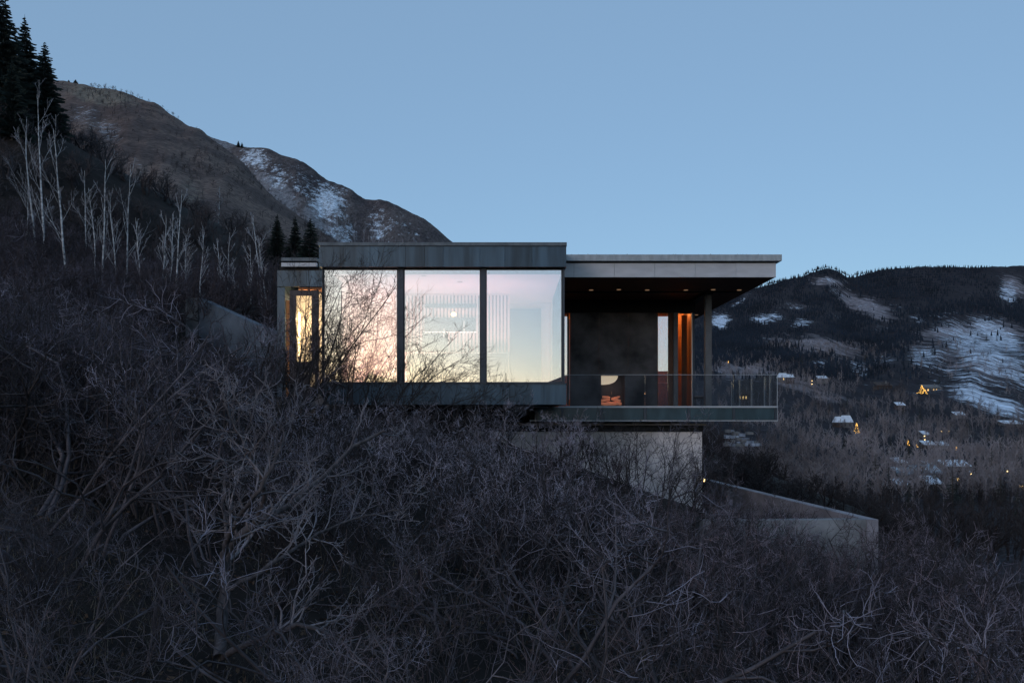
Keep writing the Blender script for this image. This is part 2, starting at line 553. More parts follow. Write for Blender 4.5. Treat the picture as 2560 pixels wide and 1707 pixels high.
M['brown'] = terrain_mat('dry brown grass slope', (0.150, 0.105, 0.088), (0.085, 0.060, 0.054), (0.165, 0.140, 0.112), (0.36, 0.38, 0.42), 0.55, 0.05, (1, 0.2, 0.25), grain=0.9)
fan('brown_mountain', np.linspace(-400, 1300, 260), np.concatenate([np.linspace(105, 520, 110), np.linspace(530, 660, 8)]), brown_y, M['brown'], 0.0042, 5,
    snow=blobs([(215, 290, 60, 50, 20, 0.42), (270, 320, 60, 45, 50, 0.45), (345, 420, 60, 18, 60, 0.32), (450, 330, 60, 10, 35, 0.18)]),
    pale=blobs([(250, 235, 110, 26, 10, 0.9), (480, 480, 40, 60, 0, 0.5)]))

# snow-streaked mountain behind it
SR = np.array([(300, 250), (440, 300), (515, 335), (590, 363), (680, 380), (760, 410), (835, 445), (900, 490), (1000, 525), (1060, 548), (1100, 570), (1150, 604), (1250, 680), (1400, 845), (1600, 1085)])


def snowy_y(PX, D):
    t = np.clip((D - 520) / (940 - 520), 0, 1.3)
    r = np.interp(PX, SR[:, 0], SR[:, 1])
    b = np.minimum(r + 330, 1095)
    y = b + (r - b) * (1 - (1 - np.minimum(t, 1)) ** 1.25)
    return y + np.maximum(t - 1, 0) * 600


M['snowy'] = terrain_mat('rocky slope with snow', (0.105, 0.085, 0.082), (0.055, 0.045, 0.048), (0.20, 0.19, 0.20), (0.58, 0.63, 0.70), 0.17, 0.03, (1, 0.28, 0.28), grain=0.4)
fan('snowy_mountain', np.linspace(300, 1600, 200), np.concatenate([np.linspace(520, 940, 90), np.linspace(960, 1080, 6)]), snowy_y, M['snowy'], 0.0048, 11,
    snow=blobs([(640, 400, 50, 34, 25, 0.62), (700, 450, 60, 60, 40, 0.45), (820, 500, 70, 60, 60, 0.72), (760, 470, 80, 60, 30, 0.45), (950, 570, 70, 40, 70, 0.5), (1010, 575, 90, 40, 30, 0.34), (850, 580, 60, 40, 0, 0.55)]),
    pale=blobs([(690, 480, 120, 30, 42, 0.8), (800, 560, 90, 30, 42, 0.8), (540, 350, 60, 18, 20, 0.8)]))

# valley and the big dark mountain on the right
RR = np.array([(1000, 960), (1280, 905), (1500, 840), (1640, 800), (1740, 765), (1820, 738), (1909, 712), (1960, 700), (2005, 690), (2030, 676), (2066, 667), (2090, 672), (2120, 688), (2150, 684), (2190, 677), (2238, 672), (2372, 669), (2560, 671), (2760, 676)])
VD = np.array([95, 150, 250, 400, 600, 800, 1000, 1300, 1800, 2400, 3000])
VY = np.array([1450, 1385, 1290, 1195, 1112, 1045, 985, 925, 845, 760, 680])


def valley_y(PX, D):
    y = np.interp(np.log(D), np.log(VD), VY)
    r = np.interp(PX, RR[:, 0], RR[:, 1])
    k = np.clip((D - 900) / 2100, 0, 1)
    y = y + (r - 680) * k ** 1.0
    # snowy spur that reaches down on the right
    sp = np.exp(-((D - 1250) / 260) ** 2) * np.clip((PX - 2150) / 200, 0, 1) * 42
    y = y - sp
    gul = np.exp(-((PX - 2330 - (D - 1000) * 0.12) / 60) ** 2) * np.exp(-((D - 1150) / 200) ** 2) * 26
    y = y + gul
    return y + np.maximum(D - 3000, 0) * 0.5


M['valley'] = terrain_mat('valley ground', (0.032, 0.029, 0.034), (0.020, 0.018, 0.023), (0.21, 0.19, 0.205), (0.55, 0.62, 0.72), 0.085, 0.012, (1, 0.15, 0.15), bump=0, grain=0.2)
SNOW_R = [(1870, 740, 30, 10, -20, 0.36), (2100, 735, 40, 9, 30, 0.4), (2290, 800, 40, 12, 10, 0.36), (2200, 820, 36, 12, 0, 0.32), (1900, 850, 40, 10, 0, 0.34), (2090, 790, 30, 10, 0, 0.34), (2420, 950, 90, 26, 25, 0.5), (2380, 860, 60, 18, 20, 0.5), (2440, 740, 30, 10, 0, 0.25),
          (1800, 800, 26, 22, 0, 0.75), (1840, 760, 18, 6, -25, 0.55), (1918, 798, 42, 16, 0, 0.62), (2008, 812, 34, 14, 0, 0.55), (1990, 768, 30, 10, 5, 0.4), (2068, 700, 40, 12, 5, 0.42),
          (2165, 760, 80, 24, 26, 0.34), (2240, 770, 60, 16, 40, 0.30), (2520, 735, 26, 32, 0, 0.6), (2530, 720, 50, 12, 30, 0.4),
          (2450, 880, 130, 60, 35, 0.62), (2500, 840, 90, 36, 32, 0.66), (2540, 930, 100, 46, 30, 0.6), (2330, 900, 40, 40, 60, 0.50), (2310, 890, 46, 32, 10, 0.55),
          (2480, 1010, 130, 26, 20, 0.72), (2150, 920, 40, 26, 40, 0.42), (2050, 912, 40, 16, 0, 0.4), (2200, 900, 50, 20, 0, 0.35), (2320, 975, 50, 10, 0, 0.5)]
PALE_R = [(2060, 870, 130, 24, 6, 0.8), (2165, 765, 95, 26, 26, 0.85), (2068, 702, 50, 16, 5, 0.7), (2380, 830, 110, 24, -6, 0.8), (2480, 820, 120, 30, 5, 0.7), (2540, 720, 50, 24, 30, 0.7), (1850, 930, 110, 26, 0, 0.7), (2000, 960, 150, 30, 20, 0.55),
          (1985, 765, 60, 16, 0, 0.35), (2430, 900, 200, 60, 20, 0.5)]
snow_fn = blobs([(a, b, c * 1.25, d * 1.25, e, f) for a, b, c, d, e, f in SNOW_R]); pale_fn = blobs(PALE_R)
fan('valley', np.linspace(1000, 2760, 300), np.exp(np.concatenate([np.linspace(math.log(95), math.log(3000), 210), np.linspace(math.log(3040), math.log(3600), 5)])), valley_y, M['valley'], 0.0030, 21, snow=snow_fn, pale=pale_fn)

# low range behind the camera, which the windows mirror
rx = np.linspace(-2600, 2600, 90)
rh = np.interp(rx, [-2600, -900, 60, 150, 230, 420, 700, 1300, 2600], [100, 92, 92, 128, 158, 166, 172, 150, 90]) + 6 * noise2(rx, rx * 0, 9, 4, 0.012)
rv, rf = [], []
for i, x in enumerate(rx):
    rv += [(x, -2400, -150), (x, -3000, rh[i]), (x, -3600, -150)]
for i in range(len(rx) - 1):
    a = i * 3
    rf += [(a, a + 3, a + 4, a + 1), (a + 1, a + 4, a + 5, a + 2)]
tag(link('far_range', mesh('far_range', rv, rf, True), mat('far range', (0.06, 0.05, 0.05), 0.95, 0, 0.3, 0.005)), kind='structure')

# base land under everything, out to the horizon
gnd = link('land', mesh('land', [(-9000, -9000, -160), (9000, -9000, -160), (9000, 9000, -160), (-9000, 9000, -160)], [(0, 1, 2, 3)]), mat('land', (0.04, 0.036, 0.036), 0.95, 0, 0.3, 0.002))
tag(gnd, kind='structure')

# ------------------------------------------------------------------ the house
H = empty('house', (0, 25, 0.24))
tag(H, 'dark steel and glass modern house with lit windows and cantilevered terrace roof', 'house')
DB, DG, DC, DD, DW = 23.3, 23.55, 25.0, 26.5, 30.0     # box front, box glass, canopy edge, deck edge, terrace wall
XL, XR = XX(797, DB), XX(1416, DB)
zt, zc, zf = ZZ(606.5, DB), ZZ(615, DB), ZZ(667, DB)
zl, zb = ZZ(959, DB), ZZ(1011, DB)

# glass box: roof, edge, cladding
box('roof', XL + 0.05, XR - 0.05, DB + 0.06, 34.0, zc - 0.10, zc + 0.02, M['steel_black'], H)
box('roof_edge', XL - 0.02, XR + 0.01, DB - 0.04, DB + 0.10, zc, zt, M['capdark'], H)
box('roof_edge', XR - 0.10, XR + 0.012, DB + 0.10, 34.0, zc, zt - 0.002, M['capdark'], H)
edges = [797, 858, 925, 1014, 1061, 1108, 1200, 1262, 1330, 1416]
for a, b in zip(edges[:-1], edges[1:]):
    box('fascia_panel', XX(a, DB) + 0.004, XX(b, DB) - 0.004, DB, DB + 0.05, zf, zc - 0.012, M['steel_dark'], H)
ys = np.linspace(DB + 0.05, 34.0, 6)
for a, b in zip(ys[:-1], ys[1:]):
    box('side_panel', XR - 0.055, XR - 0.004, a + 0.004, b - 0.004, zf + 0.001, zc - 0.013, M['steel_dark'], H)
    box('side_panel', XL + 0.004, XL + 0.055, a + 0.004, b - 0.004, zf + 0.001, zc - 0.013, M['steel_dark'], H)
    box('side_panel', XR - 0.055, XR - 0.006, a + 0.004, b - 0.004, zb + 0.002, zl - 0.004, M['steel_dark'], H)
    box('side_panel', XL + 0.006, XL + 0.055, a + 0.004, b - 0.004, zb + 0.002, zl - 0.004, M['steel_dark'], H)
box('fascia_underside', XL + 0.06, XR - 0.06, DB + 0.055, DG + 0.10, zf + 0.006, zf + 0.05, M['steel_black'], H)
edges = [808, 880, 950, 1040, 1130, 1186, 1250, 1310, 1360, 1416]
for a, b in zip(edges[:-1], edges[1:]):
    box('sill_panel', XX(a, DB) + 0.004, XX(b, DB) - 0.004, DB, DB + 0.05, zb, zl - 0.012, M['steel_dark'], H)
box('sill', XL + 0.12, XR, DB - 0.03, DG + 0.12, zl - 0.012, zl + 0.012, M['steel_frame'], H)
box('floor', XL + 0.06, XR - 0.06, DB + 0.055, 33.0, zb + 0.03, zl - 0.02, M['steel_black'], H)

# the three large windows
gz0, gz1 = zl + 0.012, zf + 0.004
px_e = [808, 996, 1009, 1203, 1214.5, 1407]
for k in range(3):
    a, b = XX(px_e[2 * k], DG), XX(px_e[2 * k + 1], DG)
    w = boxes('window', [(a, b, DG, DG + 0.07, gz0, gz0 + 0.05), (a, b, DG, DG + 0.07, gz1 - 0.05, gz1), (a, a + 0.03, DG, DG + 0.07, gz0 + 0.05, gz1 - 0.05), (b - 0.045, b, DG, DG + 0.07, gz0 + 0.05, gz1 - 0.05)], M['steel_frame'], H)
    box('pane', a + 0.03, b - 0.045, DG + 0.03, DG + 0.045, gz0 + 0.05, gz1 - 0.05, M['window'], w)
for a, b in ((996, 1009), (1203, 1214.5)):
    box('mullion', XX(a, DG) + 0.002, XX(b, DG) - 0.002, DG - 0.06, DG + 0.10, gz0, gz1, M['steel_frame'], H)
box('corner_post', XX(1407, DG) + 0.002, XX(1407, DG) + 0.05, DG - 0.05, DG + 0.10, gz0, gz1, M['steel_frame'], H)
box('corner_post', XX(805.6, DG), XX(808, DG) - 0.002, DG - 0.05, DG + 0.10, gz0 - 0.6, gz1, M['steel_frame'], H)

# the room behind them
IL, IR, BW = XX(808, DG), XX(1407, DG) + 0.02, 31.0
iz = zf + 0.01
box('room_floor', IL, IR, DG + 0.12, BW, zl - 0.01, zl + 0.02, M['floor'], H)
box('room_ceiling', IL, IR, 24.6, BW, iz, iz + 0.06, M['ceiling'], H)
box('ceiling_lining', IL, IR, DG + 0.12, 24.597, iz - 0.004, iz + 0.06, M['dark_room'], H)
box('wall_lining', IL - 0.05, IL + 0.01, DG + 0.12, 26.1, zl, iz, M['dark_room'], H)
box('room_wall', IL - 0.05, IL, 26.103, BW, zl, iz, M['plaster'], H)
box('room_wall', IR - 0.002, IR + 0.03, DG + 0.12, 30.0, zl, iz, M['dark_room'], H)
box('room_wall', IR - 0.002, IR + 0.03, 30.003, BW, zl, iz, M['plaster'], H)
box('room_wall', IL, IR, BW, BW + 0.06, zl, iz, M['plaster'], H)
bw = box('back_window', XX(1272, BW), XX(1352, BW), BW - 0.05, BW - 0.003, zl + 0.02, ZZ(772, BW), M['back_glass'], H)
for (a, b) in ((1355, 1361), (1361.5, 1367), (1367.5, 1373)):
    box('curtain_fold', XX(a, 30.6), XX(b, 30.6), 30.5, 30.6 + 0.01 * (a % 3), zl + 0.03, iz - 0.12, M['curtain'], H)
for (a, b) in ((895, 901), (906, 911)):
    box('curtain_fold', XX(a, 30.8), XX(b, 30.8), 30.74, 30.82, zl + 0.03, iz - 0.6, M['curtain'], H)
for (qx, qy) in ((970, 690), (917, 711), (934, 729), (952, 747), (1060, 689), (1150, 704)):
    d = iz * F / (HY - qy) - 0.02
    lathe('ceiling_downlight', [(0.08, -0.012), (0.085, 0.0)], 14, M['downlight_off'], H, (XX(qx, d), d, iz - 0.002))
SD = 28.6
scr = box('slat_screen', XX(989, SD), XX(1274, SD), SD + 0.03, SD + 0.06, iz - 0.05, iz - 0.004, M['slat'], H)
box('screen_backing', XX(989, SD), XX(1274, SD), SD + 0.062, SD + 0.08, ZZ(880, SD), iz - 0.004, M['dark_room'], H)
n_sl = 33
for k in range(n_sl):
    cx = 991.5 + k * 8.75
    low = 879 if not (1060 < cx < 1120) else 830
    box('slat', XX(cx - 2.6, SD), XX(cx + 2.6, SD), SD - 0.03, SD + 0.028, ZZ(low, SD), iz - 0.006, M['slat'], scr)
box('wall_shelf', XX(1062, SD), XX(1192, SD), SD - 0.10, SD - 0.055, ZZ(770, SD), ZZ(760, SD), M['dark_room'], H)
box('range_hood', XX(1062, SD), XX(1190, SD), SD - 0.12, SD - 0.055, ZZ(829, SD), ZZ(795, SD), M['dark_room'], H)
box('counter', XX(1020, 28.3), XX(1270, 28.3), 28.0, 28.9, zl + 0.02, ZZ(884, 28.3), M['dark_room'], H)
for k in range(15):
    cx = 1065 + k * 8.75
    box('strip_light', XX(cx - 2.6, SD - 0.1), XX(cx + 2.6, SD - 0.1), SD - 0.125, SD - 0.10, ZZ(832, SD), ZZ(830, SD), M['led'], H)
for (qx, y0, y1) in ((1160, 802, 872), (1110, 822, 842)):
    box('glowing_tap', XX(qx - 0.4, 28.2), XX(qx + 0.4, 28.2), 28.18, 28.21, ZZ(y1, 28.2), ZZ(y0, 28.2), M['led'], H)  # bright vertical glints put in as emissive strips
pl = lathe('pendant_lamp', [(0.012, 0.0), (0.07, 0.02), (0.10, 0.07), (0.07, 0.13), (0.01, 0.15)], 12, M['bulb'], None, (XX(1134, 28.2), 28.2, ZZ(791, 28.2)))
tag(pl, 'small bright round lamp hanging before the slatted screen indoors', 'lamp')
box('cord', XX(1134, 28.2) - 0.006, XX(1134, 28.2) + 0.006, 28.194, 28.206, ZZ(791, 28.2) + 0.15, iz - 0.002, M['black'], pl)


def area(name, loc, sx, sy, power, col, rot=(0, 0, 0)):
    l = bpy.data.lights.new(name, 'AREA')
    l.shape = 'RECTANGLE'; l.size = sx; l.size_y = sy; l.energy = power; l.color = col
    o = bpy.data.objects.new(name, l)
    o.location = loc; o.rotation_euler = rot
    COL.objects.link(o)
    return o


def bulb(name, loc, power, col, r=0.08):
    l = bpy.data.lights.new(name, 'POINT')
    l.energy = power; l.color = col; l.shadow_soft_size = r
    o = bpy.data.objects.new(name, l)
    o.location = loc
    COL.objects.link(o)
    return o


UP = (math.pi, 0, 0)
area('room_fill', (-4.0, 29.6, zl + 0.12), 1.6, 1.2, 300, (1.0, 0.60, 0.52), UP)  # unseen fills below the sill, added to brighten the room
area('room_fill', (-1.4, 26.6, zl + 0.12), 3.4, 1.4, 200, (1.0, 0.55, 0.58), UP)

# covered terrace: canopy
CRX = XX(1940, DC)
cz0, cz1 = ZZ(693, DC), ZZ(658, DC)
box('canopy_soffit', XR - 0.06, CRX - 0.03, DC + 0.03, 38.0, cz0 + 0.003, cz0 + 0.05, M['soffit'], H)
seams = [1396, 1435, 1536, 1637, 1738, 1840, 1940]
for a, b in zip(seams[:-1], seams[1:]):
    box('canopy_panel', XX(a, DC) + 0.004, XX(b, DC) - 0.004, DC, DC + 0.03, cz0, cz1, M['zinc'], H)
ys = np.linspace(DC + 0.03, 38.0, 9)
for a, b in zip(ys[:-1], ys[1:]):
    box('canopy_panel', CRX - 0.03, CRX - 0.004, a + 0.003, b - 0.003, cz0 + 0.001, cz1 - 0.001, M['zinc'], H)
box('canopy_reveal', XR - 0.06, CRX - 0.05, DC + 0.05, 37.9, cz0 + 0.053, ZZ(652, DC), M['steel_black'], H)
box('canopy_roof', XX(1396, DC), XX(1951, DC), DC - 0.14, 38.1, ZZ(654, DC), ZZ(638.5, DC), M['cap'], H)
# gravel that shows over both roof edges
for nm, x0, x1, d, z in (('roof_gravel', XX(1417, DC), XX(1946, DC), DC, ZZ(638.5, DC)), ('roof_gravel', XL + 0.1, XR - 0.1, DB + 0.15, zt - 0.03)):
    vs, fs = [], []
    r = np.random.default_rng(4)
    for k in range(900):
        x = r.uniform(x0, x1); y = d + abs(r.normal(0, 0.5)); s = r.uniform(0.012, 0.035)
        b = len(vs)
        for q in ((1, 0, 0), (0, 1, 0), (-1, 0, 0), (0, -1, 0), (0, 0, 0.8), (0, 0, -0.6)):
            j = r.uniform(0.6, 1.2)
            vs.append((x + q[0] * s * j, y + q[1] * s * j, z + 0.004 + (q[2] + 0.5) * s * j))
        fs += [(b, b + 1, b + 4), (b + 1, b + 2, b + 4), (b + 2, b + 3, b + 4), (b + 3, b, b + 4), (b + 1, b, b + 5), (b + 2, b + 1, b + 5), (b + 3, b + 2, b + 5), (b, b + 3, b + 5)]
    g = link(nm, mesh(nm, vs, fs), M['ballast'], H)
    g['kind'] = 'stuff'
for (qx, qy) in ((1478, 725), (1547, 724), (1618, 725), (1714.5, 725), (1783, 724), (1848, 725), (1741, 787)):
    d = cz0 * F / (HY - qy)
    lathe('soffit_light', [(0.075, -0.012), (0.08, 0.0)], 14, M['downlight'], H, (XX(qx, d), d, cz0 + 0.001))
# column and beam
box('column', XX(1762, 28), XX(1777.6, 28), 27.9, 28.12, ZZ(1017, DD), ZZ(737, 28), M['post_grey'], H)
box('beam', XX(1757, 28), XX(1779, 28), 27.8, 37.5, ZZ(737, 28) + 0.001, cz0, M['steel_black'], H)
box('beam', XR + 0.1, CRX - 0.4, 27.9, 28.1, cz0 - 0.03, cz0, M['steel_black'], H)

# terrace rear wall
dz = ZZ(1017, DD)
wz = ZZ(782, DW)
fx0, fx1, fz0, fz1 = XX(1503, DW), XX(1562, DW), ZZ(1013, DW), ZZ(938, DW)
wx0, wx1 = XX(1425, DW), XX(1643, DW)
box('wall_header', XX(1396, DW), XX(1738, DW), DW - 0.03, DW + 0.3, wz, cz0, M['steel_black'], H)
hw = (wx1 - wx0) / 3
for k in range(3):
    box('steel_wall_panel', wx0 + k * hw + 0.003, wx0 + (k + 1) * hw - 0.003, DW, DW + 0.05, fz1 + 0.003, wz - 0.003, M['steel_wall'], H)
box('steel_wall_panel', wx0 + 0.003, fx0 - 0.003, DW, DW + 0.05, dz, fz1, M['steel_wall'], H)
box('steel_wall_panel', fx1 + 0.003, wx1 - 0.003, DW, DW + 0.05, dz, fz1, M['steel_wall'], H)
box('trim_strip', XX(1422, DW), XX(1424, DW), DW - 0.02, DW + 0.03, dz + 0.3, ZZ(797, DW), M['edge'], H)
fb = boxes('firebox', [(fx0, fx1, DW + 0.02, DW + 0.7, fz0 - 0.02, fz0), (fx0, fx1, DW + 0.02, DW + 0.7, fz1, fz1 + 0.003), (fx0 - 0.002, fx0, DW + 0.02, DW + 0.7, fz0, fz1), (fx1, fx1 + 0.002, DW + 0.02, DW + 0.7, fz0, fz1), (fx0, fx1, DW + 0.7, DW + 0.72, fz0, fz1)], M['steel_wall'], H)
rr = np.random.default_rng(2)
for (ax, az, ln, rot, rad) in ((0.17, 0.06, 0.30, 4, 0.055), (0.44, 0.07, 0.46, -3, 0.075), (0.70, 0.07, 0.22, 8, 0.06), (0.20, 0.20, 0.34, -8, 0.055), (0.60, 0.21, 0.36, 16, 0.06), (0.22, 0.31, 0.30, 6, 0.045), (0.62, 0.30, 0.26, -14, 0.04)):
    v, f = [], []
    for i in range(5):
        for q in range(8):
            a = 2 * math.pi * q / 8
            rad2 = rad * (0.8 if i in (0, 4) else 1) * rr.uniform(0.88, 1.12)
            v.append((-ln / 2 + ln * i / 4, rad2 * math.cos(a), rad2 * math.sin(a)))
    for i in range(4):
        for q in range(8):
            f.append((i * 8 + q, i * 8 + (q + 1) % 8, i * 8 + 8 + (q + 1) % 8, i * 8 + 8 + q))
    f += [tuple(range(8)), tuple(range(32, 40))]
    lg = link('log', mesh('log', v, f), M['ember'], fb, (fx0 + ax, DW + 0.32 + rr.uniform(-0.1, 0.1), fz0 + az))
    lg.rotation_euler = (0, math.radians(rot), rr.uniform(-0.2, 0.2))
# added glowing plate standing in for a bright blob at the firebox top
v = [(fx0 + 0.01, DW + 0.3, fz1 - 0.005)]
for q in range(15):
    a = -math.pi * 0.5 * q / 14 * 1.0
    v.append((fx0 + 0.01 + 0.66 * math.cos(a) ** 0.7 if math.cos(a) > 1e-6 else fx0 + 0.01, DW + 0.3, fz1 - 0.005 + 0.34 * math.sin(a)))
v2 = [(p[0], p[1] + 0.03, p[2]) for p in v]
n = len(v)
f = [tuple(range(n)), tuple(range(2 * n - 1, n - 1, -1))] + [(i, (i + 1) % n, n + (i + 1) % n, n + i) for i in range(n)]
link('glow_plate', mesh('glow_plate', v + v2, f), M['glow_plate'], fb)
bulb('fire_glow', (fx0 + 0.42, DW + 0.15, fz0 + 0.45), 0.9, (1.0, 0.45, 0.2), 0.05)

# tall windows and door opening beside it
tw = boxes('tall_window', [(XX(1643, DW) + 0.002, XX(1645, DW), DW, DW + 0.08, dz, wz), (XX(1670, DW), XX(1683, DW), DW + 0.05, DW + 0.12, dz, wz)], M['wood_dark'], H)
box('pane', XX(1645, DW), XX(1670, DW), DW + 0.02, DW + 0.035, dz + 0.02, wz, M['window'], tw)
tw = boxes('tall_window', [(XX(1416, DW) + 0.03, XX(1422, DW), DW, DW + 0.08, dz, wz)], M['wood_dark'], H)
box('pane', XX(1396, DW), XX(1416, DW) + 0.03, DW + 0.02, DW + 0.035, dz + 0.02, wz, M['window'], tw)
box('post', XX(1683, DW), XX(1694, DW), DW - 0.08, DW + 0.1, dz, wz, M['post_grey'], H)
box('post', XX(1729, DW), XX(1731.5, DW), DW - 0.02, DW + 0.05, dz, wz, M['edge'], H)
box('post', XX(1731.6, DW), XX(1736.5, DW), DW - 0.02, DW + 0.06, dz, wz, M['steel_frame'], H)
# the warm room behind the door
RX0, RX1 = XX(1396, DW), XX(1736, DW)
box('inner_floor', RX0, RX1, DW + 0.1, 37.5, dz - 0.03, dz, M['wood_dark'], H)
box('inner_ceiling', RX0, RX1, DW + 0.1, 37.5, wz + 0.25, wz + 0.3, M['wood'], H)
door = box('door_leaf', XX(1704, 30.7), XX(1717, 30.7), 30.68, 30.74, dz, ZZ(788, 30.7), M['wood_dark'], H)
for k, z in enumerate(np.linspace(dz, wz + 0.2, 9)[:-1]):
    hgt = (wz + 0.2 - dz) / 8
    box('wood_panel', XX(1670, 31.6), RX1 - 0.05, 31.6, 31.64, z + 0.006, z + hgt - 0.006, M['wood'], H)
box('inner_wall', RX0, XX(1668, 33.0), 33.0, 33.05, dz, wz + 0.25, M['wood'], H)
box('inner_wall', RX1 - 0.04, RX1, DW + 0.1, 37.5, dz, wz + 0.25, M['wood_dark'], H)
bulb('door_lamp', (XX(1708, 31.2), 30.75, wz + 0.19), 45, (1.0, 0.46, 0.16), 0.05)
bulb('hall_lamp', (XX(1560, 31.5), 31.6, wz - 0.2), 160, (1.0, 0.5, 0.18), 0.08)

# deck, railing
DXR = XX(1945, DD)
DXL = 0.6
box('deck', DXL, DXR - 0.03, DD + 0.06, DW, dz - 0.06, dz - 0.004, M['slab'], H)
box('deck_edge', XX(1397, DD) - 0.4, DXR, DD - 0.01, DD + 0.06, dz - 0.025, dz + 0.012, M['edge'], H)
zb2 = ZZ(1050, DD)
bars = [1340, 1406, 1503, 1613, 1723, 1835, 1940]
for a, b in zip(bars[:-1], bars[1:]):
    box('deck_fascia_panel', XX(a, DD) + 0.05, XX(b, DD) - 0.05, DD + 0.03, DD + 0.05, zb2 + 0.015, dz - 0.028, M['teal'], H)
for a in bars:
    box('fascia_bar', XX(a, DD) - 0.045, XX(a, DD) + 0.045, DD + 0.015, DD + 0.07, zb2, dz - 0.027, M['steel_frame'], H)
box('deck_rail', DXL, DXR, DD + 0.0, DD + 0.07, zb2 - 0.03, zb2 - 0.002, M['edge'], H)
box('deck_side', DXR - 0.06, DXR - 0.01, DD + 0.08, DW + 6, zb2, dz - 0.03, M['steel_frame'], H)
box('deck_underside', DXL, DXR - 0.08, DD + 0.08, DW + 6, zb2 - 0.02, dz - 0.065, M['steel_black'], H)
box('slab_edge', XX(1300, 27.2), XX(1762, 27.2), 27.0, 33, ZZ(1063, 27.2), ZZ(1058, 27.2), M['slab'], H)
box('slab_recess', XX(1240, 27.6), XX(1752, 27.6), 27.25, 33, ZZ(1078, 27.6), ZZ(1064, 27.2) - 0.003, M['steel_black'], H)
rail = boxes('railing', [(XX(1416, DD), DXR, DD + 0.02, DD + 0.05, dz + 0.012, dz + 0.03), (DXR - 0.05, DXR - 0.02, DD + 0.05, DD + 6.5, dz + 0.012, dz + 0.03)], M['edge'], H)
gz = ZZ(937, DD)
gs = [1405, 1613, 1731, 1835, 1945]
for a, b in zip(gs[:-1], gs[1:]):
    box('pane', XX(a, DD) + 0.008, XX(b, DD) - 0.008, DD + 0.025, DD + 0.042, dz + 0.03, gz, M['clear'], rail)
    box('pane_edge', XX(a, DD) + 0.008, XX(b, DD) - 0.008, DD + 0.024, DD + 0.043, gz + 0.001, gz + 0.014, M['edge'], rail)
for q in (1613, 1731, 1835):
    box('pane_edge', XX(q, DD) - 0.006, XX(q, DD) + 0.006, DD + 0.028, DD + 0.04, dz + 0.03, gz, M['steel_frame'], rail)
sy = [DD + 0.06, 27.27, 27.83, 29.36, 30.9, 32.0]
for a, b in zip(sy[:-1], sy[1:]):
    box('pane', DXR - 0.042, DXR - 0.025, a + 0.02, b - 0.02, dz + 0.03, gz, M['clear'], rail)
    box('pane_edge', DXR - 0.044, DXR - 0.023, b - 0.018, b + 0.018, dz + 0.03, gz, M['edge'], rail)
box('pane_edge', DXR - 0.02, DXR - 0.005, DD + 0.024, DD + 0.043, zb2, gz + 0.012, M['edge'], rail)

# lower concrete storey under the deck
cw = box('lower_wall', XX(1180, 27.3), XX(1755, 27.3), 27.3, 34.5, -6.0, ZZ(1079, 27.6), M['concrete'], H)

# entry wing on the left
DE = 26.0
box('wing_roof', XX(708, DE), XX(797, DE), DE - 0.25, 32, ZZ(656, DE), ZZ(648, DE), M['capdark'], H)
box('wing_light_strip', XX(708, DE), XX(796, DE), DE - 0.22, DE - 0.1, ZZ(669.5, DE), ZZ(660, DE), M['zinc'], H)
for a, b in ((694, 737), (737, 768), (768, 806)):
    box('wing_panel', XX(a, DE) + 0.004, XX(b, DE) - 0.004, DE - 0.06, DE, ZZ(717, DE), ZZ(677, DE), M['steel_dark'], H)
box('wing_recess', XX(700, DE), XX(800, DE), DE - 0.05, 31.8, ZZ(676, DE), ZZ(657, DE), M['steel_black'], H)
box('wing_panel', XX(694, DE), XX(713, DE), DE - 0.04, DE + 0.04, 0.2, ZZ(719, DE), M['steel_dark'], H)
box('wing_side', XX(694, DE), XX(694, DE) + 0.05, DE + 0.045, 32, 0.5, ZZ(677, DE), M['steel_dark'], H)
box('door_soffit', XX(746, DE), XX(807, DE), DE + 0.02, DE + 0.5, ZZ(724, DE), ZZ(718.5, DE), M['wood'], H)
box('wood_post', XX(714.5, DE), XX(723, DE), DE + 0.02, DE + 0.2, 0.3, ZZ(751, DE), M['wood'], H)
ew = boxes('entry_window', [(XX(724, DE), XX(740, DE), DE, DE + 0.08, 0.2, ZZ(726, DE)), (XX(779, DE), XX(796, DE), DE, DE + 0.08, ZZ(933, DE), ZZ(726, DE)), (XX(740, DE), XX(779, DE), DE, DE + 0.08, ZZ(739, DE), ZZ(726, DE)),
                            (XX(740, DE), XX(779, DE), DE, DE + 0.08, ZZ(933, DE), ZZ(904, DE)), (XX(740, DE), XX(775, DE), DE, DE + 0.08, 0.2, ZZ(934, DE)), (XX(787, DE), XX(796, DE), DE, DE + 0.08, 0.2, ZZ(934, DE)), (XX(775, DE), XX(787, DE), DE, DE + 0.08, 0.2, ZZ(966, DE))], M['wood_frame'], H)
box('pane', XX(740, DE), XX(779, DE), DE + 0.03, DE + 0.045, ZZ(904, DE), ZZ(739, DE), M['clear_pane'], ew)
box('pane', XX(775, DE), XX(787, DE), DE + 0.03, DE + 0.045, ZZ(966, DE), ZZ(934, DE), M['clear_pane'], ew)
box('pane', XX(796, DE), XX(807, DE), DE + 0.03, DE + 0.045, ZZ(952, DE), ZZ(726, DE), M['clear_pane'], ew)
box('entry_wall', XX(715, 27.6), XX(800, 26.6), 27.6, 27.65, 0.3, ZZ(716, DE), M['plaster'], H)
box('entry_floor', XX(724, DE), XX(800, 26.6), DE + 0.1, 27.6, 0.25, 0.3, M['wood_dark'], H)
lathe('tube_lamp', [(0.03, 0.0), (0.035, 0.02), (0.035, 1.45), (0.03, 1.47)], 10, M['tube'], H, (XX(748, 26.9), 26.9, ZZ(889, 26.9)))
bulb('entry_lamp', (XX(765, 26.8), 26.6, ZZ(800, 26.8)), 110, (1.0, 0.70, 0.38), 0.06)
